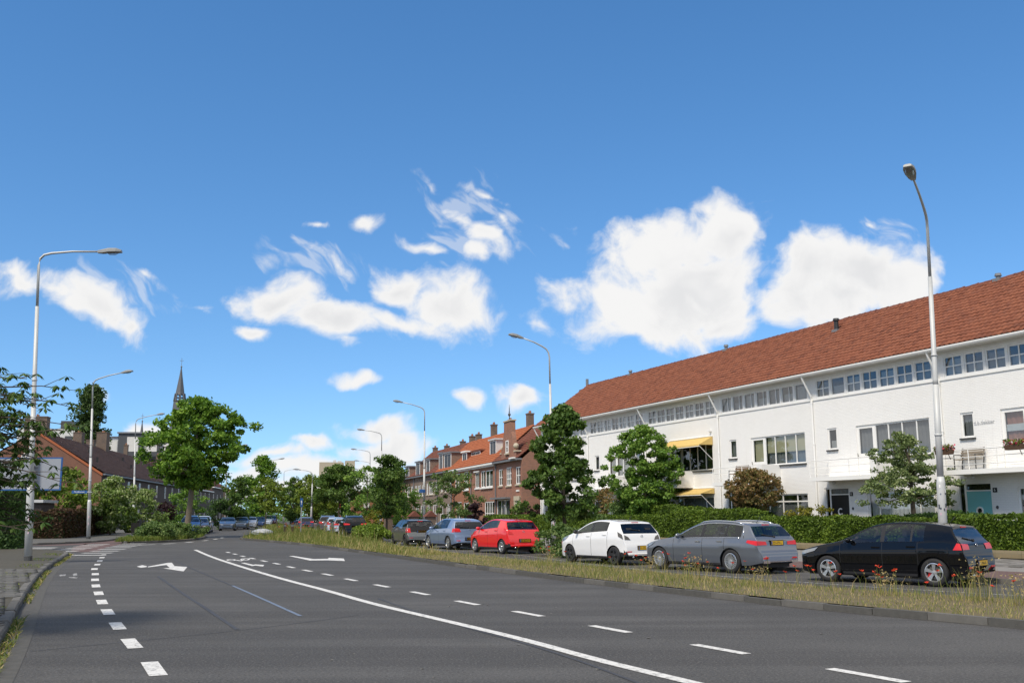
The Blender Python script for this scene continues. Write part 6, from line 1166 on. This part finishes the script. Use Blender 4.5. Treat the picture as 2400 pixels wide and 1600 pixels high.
# right-hand gardens
hedge('clipped green hedge behind the black hatchback, right of the lamp post', TL(-28.2, -20, -4.25), 1.0, 1.36, 'hedge', 26000, .085, 21)
hedge('clipped green hedge between the lamp post and the estate car', TL(-39.2, -28.9, -4.25), 1.0, 1.30, 'hedge', 32000, .085, 22)
hedge('short dark hedge set back in the gap behind the lamp post', TL(-31, -27.4, -2.9), .8, 1.45, 'dark', 9000, .085, 23)
hedge('taller clipped hedge block behind the bonnet of the grey estate car', TL(-46.2, -39.3, -4.25), 1.1, 1.62, 'hedge', 20000, .09, 24)
hedge('long sloping garden hedge rising towards the yellow awnings', TL(-55, -40.5, -2.6), .9, (1.45, 2.2), 'hedge', 26000, .1, 25)
hedge('hedge behind the white compact car', TL(-55, -46.3, -4.25), 1.0, 1.36, 'hedge', 20000, .095, 26)
hedge('low long hedge behind the red car and the kerbside tree', TL(-73.5, -55.1, -4.25), 1.0, 1.38, 'hedge', 30000, .1, 27)
def TT(x, y): p = T(x, y); return p[0], p[1]
tree('linden_tree', 'young kerbside linden with drooping leafy branches hiding a lamp post', 'tree', 2.35, 46.3, 6.5, 4.1, 1.5, 'linden', 'cone', 190, 19000, .16, 31, .10, 'bark', cl=.33, rough=.24)
tree('hornbeam_tree', 'dense upright hornbeam in the garden hiding the white terrace', 'tree', *TT(-52.2, -2.3), 6.8, 4.6, 1.2, 'hornbeam', 'egg', 300, 34000, .14, 32, .12, cl=.36, rough=.16)
tree('photinia_topiary', 'round reddish clipped topiary tree in front of the yellow-blind house', 'topiary', *TT(-41.4, -2.4), 3.78, 2.8, 1.75, 'photinia', 'round', 330, 17000, .10, 33, .06, cl=.2, rough=.02)
tree('holly_tree', 'small clipped variegated tree with an upper tier before the black door', 'tree', *TT(-31.0, -2.4), 3.5, 3.9, 2.0, 'holly', 'umbrella', 130, 10500, .10, 34, .12, cl=.28, rough=.12, flat=.5, tiers=[(4.85, 2.2, 3.65, 45, 3400, (-.35, .2)), (3.95, 2.9, 3.2, 26, 900, (.1, 0))])
tree('yellow_shrub', 'yellow leaved shrub top showing over the hedge under the black-blind window', 'shrub', *TT(-36.0, -3.0), 1.9, 2.4, 1.1, 'yellow', 'round', 30, 1400, .08, 36, 0, cl=.25)
tree('photinia_shrub', 'rusty red shrub between the linden and the hornbeam', 'shrub', *TT(-57.2, -2.2), 3.2, 3.0, 1.1, 'photinia', 'round', 40, 1800, .12, 37, 0, cl=.4)
tree('garden_shrub', 'low green shrub at the foot of the hornbeam', 'shrub', *TT(-53.5, -3.0), 2.3, 3.2, .8, 'laurel', 'round', 40, 1800, .12, 38, 0, cl=.4)
tree('purple_shrub', 'dark purple shrub in front of the brick corner house', 'shrub', 2.2, 83.5, 2.3, 4.2, .6, 'purple', 'round', 40, 1800, .14, 39, 0, cl=.5)
tree('purple_shrub', 'tall dark purple shrub beside the low hedge behind the ice blue car', 'shrub', -2.9, 76.5, 2.4, 1.6, .1, 'purple', 'egg', 40, 1500, .14, 40, 0, cl=.3)
tree('garden_tree', 'loose grey-green garden tree in front of the brick row', 'tree', -5.0, 86, 5.2, 4.6, 1.2, 'laurel', 'round', 60, 2600, .17, 41, .08, cl=.5)
tree('garden_shrub', 'rounded garden bush below the orange-red brick house', 'shrub', -9.0, 89, 3.6, 4.0, .3, 'hornbeam', 'round', 50, 2200, .17, 42, 0, cl=.55)
tree('garden_shrub', 'bright green garden bush right of the lamp with the blue band', 'shrub', -11.4, 95.5, 4.3, 3.4, .3, 'hedge', 'round', 50, 2200, .17, 43, 0, cl=.5)
tree('garden_tree', 'leafy garden tree left of the lamp with the blue band', 'tree', -15.3, 106, 6.6, 5., .6, 'hornbeam', 'round', 60, 2400, .2, 44, .1, cl=.6)
tree('yellow_shrub', 'yellow-green shrub at the pavement behind the planting bay', 'shrub', -12.8, 95.0, 2.0, 2.6, .2, 'yellow', 'round', 30, 1000, .13, 45, 0, cl=.35)
tree('street_tree', 'dark leafy street tree beside the farther parked cars', 'tree', -10.6, 85.0, 6.5, 3.7, 1.5, 'linden', 'egg', 80, 5000, .19, 46, .1, cl=.5)
# planting bays between the parked cars
for k, (x, y, h, w) in enumerate(((1.9, 40.7, 1.15, 2.2), (3.1, 41.9, 1.1, 2.2), (2.5, 39.4, .85, 1.6))): tree('planting_shrub', ['mixed low shrub in the planting bay right behind the red car', 'mixed low shrub of the planting bay by the foot of the linden', 'lowest shrub of the planting bay near the white car front'][k], 'shrub', x, y, h, w, .05, 'laurel', 'round', 45, 2600, .10, 50+k, 0, cl=.28, group='shrubs in the planting bay')
for k, (x, y, h, w) in enumerate(((-9.3, 66.5, .98, 1.7), (-8.4, 64.0, .95, 1.6), (-10.3, 70.0, .85, 1.5))): tree('planting_shrub', ['wide green shrub in front of the small grey car', 'low green shrub touching the bonnet of the small grey car', 'green shrub at the tail of the black crossover'][k], 'shrub', x, y, h, w, .05, 'bush', 'round', 45, 2200, .12, 55+k, 0, cl=.32, group='shrubs by the farther parking')
# left side
tree('maple_tree', 'large round-crowned maple on the island with a tall pale trunk', 'tree', -24.5, 76.0, 10.25, 6.6, 3.8, 'maple', 'round', 260, 30000, .23, 60, .24, 'bark_grey', cl=.6, rough=.24, lean=(.5, 0))
for k, (x, y, h, w) in enumerate(((-23.2, 65.6, .98, 2.6), (-24.0, 68.0, 1.1, 2.6), (-22.7, 69.5, 1.05, 2.3), (-24.2, 72.0, 1.1, 2.4))): tree('island_shrub', ['dense low shrub at the front of the island', 'dense low shrub at the left of the island', 'dense low shrub at the right of the island near the blue minivan', 'dense low shrub at the foot of the maple trunk'][k], 'shrub', x, y, h, w, .1, 'laurel', 'round', 60, 2800, .13, 61+k, 0, cl=.34, group='low shrubs on the island')
hedge('tall dark clipped hedge at the left picture edge', np.array([(-40, 47.2), (-32, 47.6), (-24.6, 48.2), (-23.6, 48.6)]), -1.8, 2.75, 'dark', 30000, .13, 70)
hedge('copper beech hedge behind the lamp with the street name plate', np.array([(-46, 66.5), (-38, 68.5), (-31.4, 70.6)]), -1.2, 1.75, 'beech', 18000, .14, 71)
hedge('brownish hedge running back along the far left pavement', np.array([(-31.3, 70.8), (-33.2, 79), (-36.2, 92)]), -1.2, 1.95, 'beech', 14000, .15, 72)
hedge('dark hedge beyond the white crossover', np.array([(-40.5, 118), (-41.5, 125), (-43, 132)]), -1.2, 1.6, 'dark', 6000, .18, 73)
tree('garden_shrub', 'big yellow-green bush behind the copper beech hedge', 'shrub', -35.6, 79, 5.3, 4.4, .6, 'bush', 'round', 90, 9000, .2, 74, .08, cl=.6, rough=.2)
tree('viburnum_shrub', 'white flowering bush behind the lamp with the street name plate', 'shrub', -32.8, 82.5, 4.6, 3.8, .6, 'viburnum', 'round', 90, 9000, .19, 75, .08, cl=.55)
tree('viburnum_shrub', 'pale flowering bush right of the third left lamp', 'shrub', -34.6, 94.5, 4.0, 3.6, .3, 'viburnum', 'round', 70, 6000, .18, 76, .06, cl=.5)
tree('garden_shrub', 'green bush below the pale flowering bush by the wheelie bin', 'shrub', -35.0, 92.0, 2.5, 1.9, .1, 'hedge', 'round', 40, 1500, .16, 77, 0, cl=.4)
tree('purple_shrub', 'dark red shrub below the big maple, left side', 'shrub', -37.2, 108, 2.9, 2.6, .2, 'purple', 'round', 40, 1500, .17, 78, 0, cl=.45)
tree('garden_shrub', 'broad dark green bush behind the big maple trunk', 'shrub', -36.6, 113, 4.6, 4.2, .2, 'hornbeam', 'round', 60, 2400, .2, 79, .06, cl=.6)
tree('garden_shrub', 'dark garden bush between the maple trunk and the white crossover', 'shrub', -35.4, 122, 3.6, 2.8, .1, 'dark', 'round', 40, 1500, .2, 80, 0, cl=.5)
tree('linden_tree', 'dark pyramidal linden behind the grey-blue hatchback', 'tree', -33.8, 124, 6.2, 4.2, .7, 'linden', 'egg', 90, 4200, .22, 81, .1, cl=.6)
tree('poplar_tree', 'tall columnar poplar behind the dark tiled roofs', 'tree', -72.5, 171, 23.8, 6.6, 3.0, 'poplar', 'column', 280, 26000, .4, 82, .3, cl=1.15, rough=.12)
for k, (x, y, h, w, lf, n_) in enumerate(((-82, 172, 15.3, 7, 'poplar', 2600), (-77, 176, 14.6, 6, 'poplar', 2200), (-38.0, 152, 10.2, 6.2, 'maple', 4200), (-34.8, 160, 7.4, 4.2, 'linden', 2200), (-29.8, 150, 7.3, 5.4, 'lime', 3400), (-22.7, 132, 8.0, 6.2, 'linden', 5200), (-27.4, 152, 7.0, 4.6, 'bush', 2600), (-19.4, 160, 9.8, 6.4, 'hornbeam', 3400), (-17.2, 140, 7.2, 4.0, 'linden', 2600), (-40, 182, 6.6, 5, 'bush', 2200), (-36.5, 190, 6.2, 4.6, 'hornbeam', 2000), (-33, 178, 5.4, 3.6, 'lime', 1600), (-44, 170, 7.5, 5, 'hornbeam', 2400))):
    tree('far_tree', ['dark tree behind the roof ridge near the white flat building', 'dark bushy tree touching the poplar', 'tall loose tree above the left parked row', 'dark tree beyond the saplings', 'yellow-green tree below the tower block', 'large dark green tree right of the tower block', 'mid green tree between the yellow-green and the dark far tree', 'tall tree behind the striped mast', 'dark tree by the far right lamps', 'far light tree at the end of the left row', 'far green tree above the blue sign', 'small yellow-green far tree right of the blue sign', 'far tree behind the maroon crossover'][k], 'tree', x, y, h, w, .9 if k > 1 else 6, lf, 'round' if k != 2 else 'egg', 70, n_, .3, 90+k, .14, cl=w*.15, rough=.2, group='trees along the far street')
for k, (x, y) in enumerate(((-25.9, 106), (-24.2, 104.2))): tree('sapling_tree', ['thin yellow-green sapling on the median, left of two', 'thin leaning yellow-green sapling on the median, right of two'][k], 'tree', x, y, 5.6-.6*k, 2.6, 2.1, 'lime', 'egg', 36, 1300, .2, 110+k, .055, cl=.45, lean=(-.1-.4*k, 0), group='thin saplings on the median')
tree('ridge_tree', 'tree top showing behind the end of the red terrace roof', 'tree', *TT(-78, 14), 14.2, 6, 5, 'hornbeam', 'round', 60, 2400, .28, 115, .2, cl=.8)
rng = np.random.default_rng(5)
c = np.concatenate([np.stack([rng.uniform(-120, 60, 260), rng.uniform(262, 300, 260), rng.uniform(.5, 7.5, 260)], 1), np.stack([rng.uniform(-60, -20, 50), rng.uniform(225, 260, 50), rng.uniform(.5, 5.0, 50)], 1)])
o = obj('far_treeline', quads_np('far_treeline', leaf_cloud(c, 2.6, 16000, .6, rng), 'leaf_hornbeam')); tag(o, 'low distant mass of trees closing the end of the street', 'trees', kind='stuff')
# foreground tree leaning in from the left edge: its nearest leaves one by one
ft = thing('dogwood_tree', 'dark leafy tree reaching in from the left picture edge before the lamp post', 'tree', (-9.2, 14.6, .12)); rng = np.random.default_rng(77); tw = MB(); tips = []; tw.tube([(0, 0, -.1), (.05, 0, 1.2), (.1, .05, 2.6), (.15, 0, 4.2)], [.14, .11, .08, .03], 8)
for k in range(165):
    a = rng.uniform(0, 2*math.pi) if k > 125 else rng.uniform(-1.1, 1.1); z0 = rng.uniform(1.6, 3.6); L = rng.uniform(1.2, 2.3) if k > 12 else rng.uniform(2.4, 3.0); rise = rng.uniform(-.15, .3) if k > 6 else rng.uniform(.1, .5)
    pts = [Vector((.08, 0, z0))]
    for s in range(1, 6): pts.append(Vector((.08+math.cos(a)*L*s/5, math.sin(a)*L*s/5*.9, z0+rise*L*(s/5)-.16*L*(s/5)**2+rng.uniform(-.03, .03))))
    tw.tube([tuple(p) for p in pts], [.028, .022, .017, .012, .008, .004], 5)
    for s in np.linspace(.25, 1, 13):
        q = pts[min(4, int(s*5))].lerp(pts[min(5, int(s*5)+1)], s*5 % 1 if s < 1 else 1); dv = Vector(rng.normal(0, .16, 3)); dv.z = abs(dv.z)*.5; e = q+dv; tw.tube([tuple(q), tuple(e)], [.006, .003], 4, cap=False); tips.append((e, a))
tw.build('trunk', 'bark', ft)
LV = []
for e, a in tips:
    for j in range(6):
        an = a+rng.uniform(-1.6, 1.6)+j; l = rng.uniform(.085, .14); w = l*.46; dr = rng.uniform(-.9, -.2); ax = Vector((math.cos(an), math.sin(an), dr)).normalized(); sd = ax.cross(Vector((0, 0, 1))).normalized(); up = sd.cross(ax); b0 = e+ax*.02
        LV.append([b0, b0+ax*l*.4+sd*w*.5-up*.012, b0+ax*l*.45, b0+ax*l*.4-sd*w*.5-up*.012, b0+ax*l-up*.03, b0+ax*l*.98-up*.031])
LV = np.array([[tuple(p) for p in q] for q in LV]); LF = [(0, 1, 4, 2), (0, 2, 4, 3)]
wp_ = LV[:, 2]+np.array([-9.2, 14.6, .12]); edge = -np.abs((wp_[:, 0]/wp_[:, 1])+.47)-.0*wp_[:, 2]; inview = wp_[:, 0]/wp_[:, 1] > -.515; order = np.argsort(np.where(inview, wp_[:, 1], 99)); one = set(order[:280].tolist())
for i in order[:280]:
    o_ = LV[i][0]; obj('leaf', poly_np('leaf', LV[i:i+1]-o_, LF, 'leaf_dogwood'), ft, tuple(o_))
rest = obj('leaves', poly_np('leaves', LV[[i for i in range(len(LV)) if i not in one]], LF, 'leaf_dogwood'), ft); rest['kind'] = 'stuff'

# ------------------------------------------------------------------ grass, weeds, poppies
BL = [(0, 1, 3, 2), (2, 3, 5, 4)]
def blades(P, h, w, rng, lean=.35):
    n = len(P); a = rng.uniform(0, 2*math.pi, n); hh = h*rng.uniform(.4, 1.3, n); d = np.stack([np.cos(a), np.sin(a), 0*a], 1); l = (rng.normal(0, lean, (n, 2))*hh[:, None]); l = np.c_[l, 0*a]
    up = np.c_[0*a, 0*a, hh]; ww = d*(w*rng.uniform(.6, 1.3, n))[:, None]
    return np.stack([P-ww, P+ww, P+up*.55+l*.35-ww*.75, P+up*.55+l*.35+ww*.75, P+up*.9+l-ww*.15, P+up*.9+l+ww*.15], 1)
def blade_mesh(name, V, mats, midx=None): return poly_np(name, V, BL, mats, midx)
def in_band(A, B, n, rng, t0=0., t1=1., u0=0., u1=1.):
    t = (t0+(t1-t0)*rng.random(n))*(len(A)-1); u = u0+(u1-u0)*rng.random(n); i = np.minimum(t.astype(int), len(A)-2); f = (t-i)[:, None]; a = A[i]*(1-f)+A[i+1]*f; b = B[i]*(1-f)+B[i+1]*f; return a*(1-u[:, None])+b*u[:, None]
rng = np.random.default_rng(9); mn2 = offset(mn, .2); mf2 = offset(mf, -.1)
near = in_band(offset(mn, .02), mf2, 64000, rng, .08, .62); dist = near[:, 1]
dens = .5+.5*np.sin(near[:, 0]*1.1+near[:, 1]*.7)*np.sin(near[:, 1]*.53+1); tall = (rng.random(len(near)) < .03+.08*dens)
P3 = np.c_[near, np.full(len(near), .1)]; hgt = np.where(tall, .36, .045+.14*dens**2)*np.where(dist > 55, 1.7, 1.); wid = np.where(dist > 40, .010, np.where(tall, .0035, .005))
q = blade_mesh('grass_blades', blades(P3, hgt, wid, rng), ['leaf_grass', 'leaf_straw', 'leaf_verge'], np.where(dist > 52, rng.choice([0, 2, 1], len(near), p=[.25, .6, .15]), np.where(rng.random(len(near)) < .55-.35*dens, 1, np.where(rng.random(len(near)) < .5, 0, 2)))); o = obj('median_grass', q); tag(o, 'dry straw and green grass growing along the median strip', 'grass', kind='stuff')
far = in_band(offset(mn, .3), offset(mf, -.2), 16000, rng, .40, 1.); o = obj('median_grass', blade_mesh('grass_blades', blades(np.c_[far, np.full(len(far), .1)], .30, .022, rng), ['leaf_verge', 'leaf_grass'], rng.choice([0, 1], len(far), p=[.8, .2]))); tag(o, 'taller green grass on the wide far end of the median', 'grass', kind='stuff')
iA = np.array([(-24.2, 61.6), (-24.8, 66), (-25.6, 72), (-26.4, 79)]); iB = np.array([(-22.4, 62.4), (-21.8, 66), (-22.2, 72), (-24.3, 80)]); pi_ = in_band(iA, iB, 9000, rng); o = obj('island_grass', blade_mesh('island_grass', blades(np.c_[pi_, np.full(len(pi_), .1)], .3, .016, rng), 'leaf_verge')); tag(o, 'rough yellow-green grass on the island below the shrub', 'grass', kind='stuff')
g1 = in_band(offset(pl, -.03), offset(pl, .16), 5200, rng, .04, .62); keep = np.sin(g1[:, 1]*1.3)+np.sin(g1[:, 1]*.47+2)+rng.normal(0, .5, len(g1)) > -.1; g1 = g1[keep]; o = obj('gutter_weeds', blade_mesh('gutter_weeds', blades(np.c_[g1, np.zeros(len(g1))], .07, .010, rng, .9), ['leaf_verge', 'leaf_straw'], rng.choice([0, 1], len(g1), p=[.7, .3]))); tag(o, 'weeds and moss in the gutter of the near left kerb', 'weeds', kind='stuff')
g2 = in_band(offset(pl, -.9), offset(pl, -.18), 2600, rng, .05, .5); g2 = g2[np.sin(g2[:, 1]*1.7+g2[:, 0])+rng.normal(0, .4, len(g2)) > .5]; o = obj('pavement_weeds', blade_mesh('pavement_weeds', blades(np.c_[g2, np.full(len(g2), .125)], .035, .012, rng, .9), 'leaf_verge')); tag(o, 'low moss and weeds between the near left paving slabs', 'weeds', kind='stuff')
g3 = in_band(offset(mn, -.12), offset(mn, .0), 3000, rng, .05, .6); g3 = g3[np.sin(g3[:, 1]*2.1)+np.sin(g3[:, 0]*1.3)+rng.normal(0, .4, len(g3)) > .7]; o = obj('kerb_weeds', blade_mesh('kerb_weeds', blades(np.c_[g3, np.zeros(len(g3))], .07, .008, rng, .7), ['leaf_verge', 'leaf_straw'], rng.choice([0, 1], len(g3)))); tag(o, 'tufts growing at the foot of the median kerb', 'weeds', kind='stuff')
# tall weed clumps on the median in front of the cars
for k, (x, y, s) in enumerate(((8.35, 18.4, .75), (8.7, 17.5, .5), (7.2, 19.8, .45), (4.35, 24.6, .55), (3.6, 26.6, .45), (5.3, 22.2, .4), (9.7, 16.4, .36), (1.2, 32.6, .45))):
    o = thing('weed_clump', ['tallest pale weed clump in front of the black hatchback doors', 'tall weed clump in front of the black hatchback rear door', 'weed clump before the front wheel of the black hatchback', 'weed clump before the rear wheel of the estate car', 'weed clump before the sill of the estate car', 'weed clump between the estate car and the black hatchback', 'weed clump near the rear wheel of the black hatchback', 'weed clump before the white compact car'][k], 'weeds', (x, y, .1), 0, 'weed clumps on the median'); r_ = np.random.default_rng(k); n = 75; pp = np.c_[r_.normal(0, .2, (n, 2)), np.zeros(n)]
    obj('stems', blade_mesh('stems', blades(pp, s*.8, .0045, r_, .2), ['leaf_grass', 'leaf_straw'], r_.choice([0, 1], n, p=[.6, .4])), o); hd = np.c_[r_.normal(0, .14, (70, 2)), r_.uniform(s*.35, s*1.05, 70)]; obj('seed_heads', quads_np('seed_heads', leaf_cloud(hd, .03, 210, .028, r_), 'leaf_straw'), o)['kind'] = 'stuff'
pm = []
for v in range(4):
    rr = random.Random(v); h = .32+.07*v; b = MB(); b.tube([(0, 0, 0), (rr.uniform(-.04, .04), rr.uniform(-.04, .04), h*.6), (rr.uniform(-.05, .05), rr.uniform(-.05, .05), h)], .0045, 4); tip = b.v[-1]; st_ = b.mesh('stem', 'leaf_grass'); b = MB(); tx, ty = tip[0], tip[1]
    for p in range(5):
        a = p*1.2566+rr.uniform(-.2, .2); c1, s1 = math.cos(a), math.sin(a); r1 = rr.uniform(.045, .062); up = rr.uniform(.01, .05); b.add([(tx, ty, h), (tx+r1*.7*math.cos(a-.65), ty+r1*.7*math.sin(a-.65), h+up*.8), (tx+r1*c1, ty+r1*s1, h+up), (tx+r1*.7*math.cos(a+.65), ty+r1*.7*math.sin(a+.65), h+up*.8)], [(0, 1, 2, 3)])
    pe = b.mesh('petals', 'leaf_poppy'); b = MB(); b.blob((tx, ty, h+.012), (.012, .012, .012), 0, 6, 4); pm.append((st_, pe, b.mesh('flower_centre', 'black_paint')))
def poppy(x, y, label, v, grp, s=1.):
    o = thing('poppy', label, 'poppy', (x, y, .1), random.uniform(0, 6.28), grp); o.scale = (s, s, s)
    for nm, me in zip(('stem', 'petals', 'flower_centre'), pm[v % 4]): obj(nm, me, o)
rr = random.Random(12); cnt = 0
for cx, cy, n, r_, lab in ((3.55, 27.9, 9, .9, 'red poppy on the median in front of the white compact car'), (4.8, 24.3, 8, .7, 'red poppy on the median in front of the grey estate car'), (6.2, 21.6, 13, .9, 'red poppy on the median between the estate car and the black hatchback'), (7.6, 19.0, 14, .8, 'red poppy on the median in front of the black hatchback doors'), (9.3, 16.9, 6, .6, 'red poppy on the median near the rear wheel of the black hatchback'), (1.2, 33.4, 5, .8, 'red poppy on the median in front of the red car'), (-13.4, 72.5, 9, 1.6, 'far red poppy on the median in front of the farther parked cars')):
    for k in range(n):
        y = cy+rr.gauss(0, r_); x = cx+(cy-y)*.55+rr.gauss(.1, .28); poppy(x, y, lab, cnt, lab.replace('red poppy', 'red poppies').replace('far red', 'far red'), 1.9 if y > 60 else rr.uniform(.8, 1.1)); cnt += 1
for k in range(16): poppy(-16.6+rr.gauss(0, .7), 80+rr.gauss(0, 1.6), 'orange-red flower at the foot of the blue sign post', k, 'orange-red flowers by the sign post', 1.7)
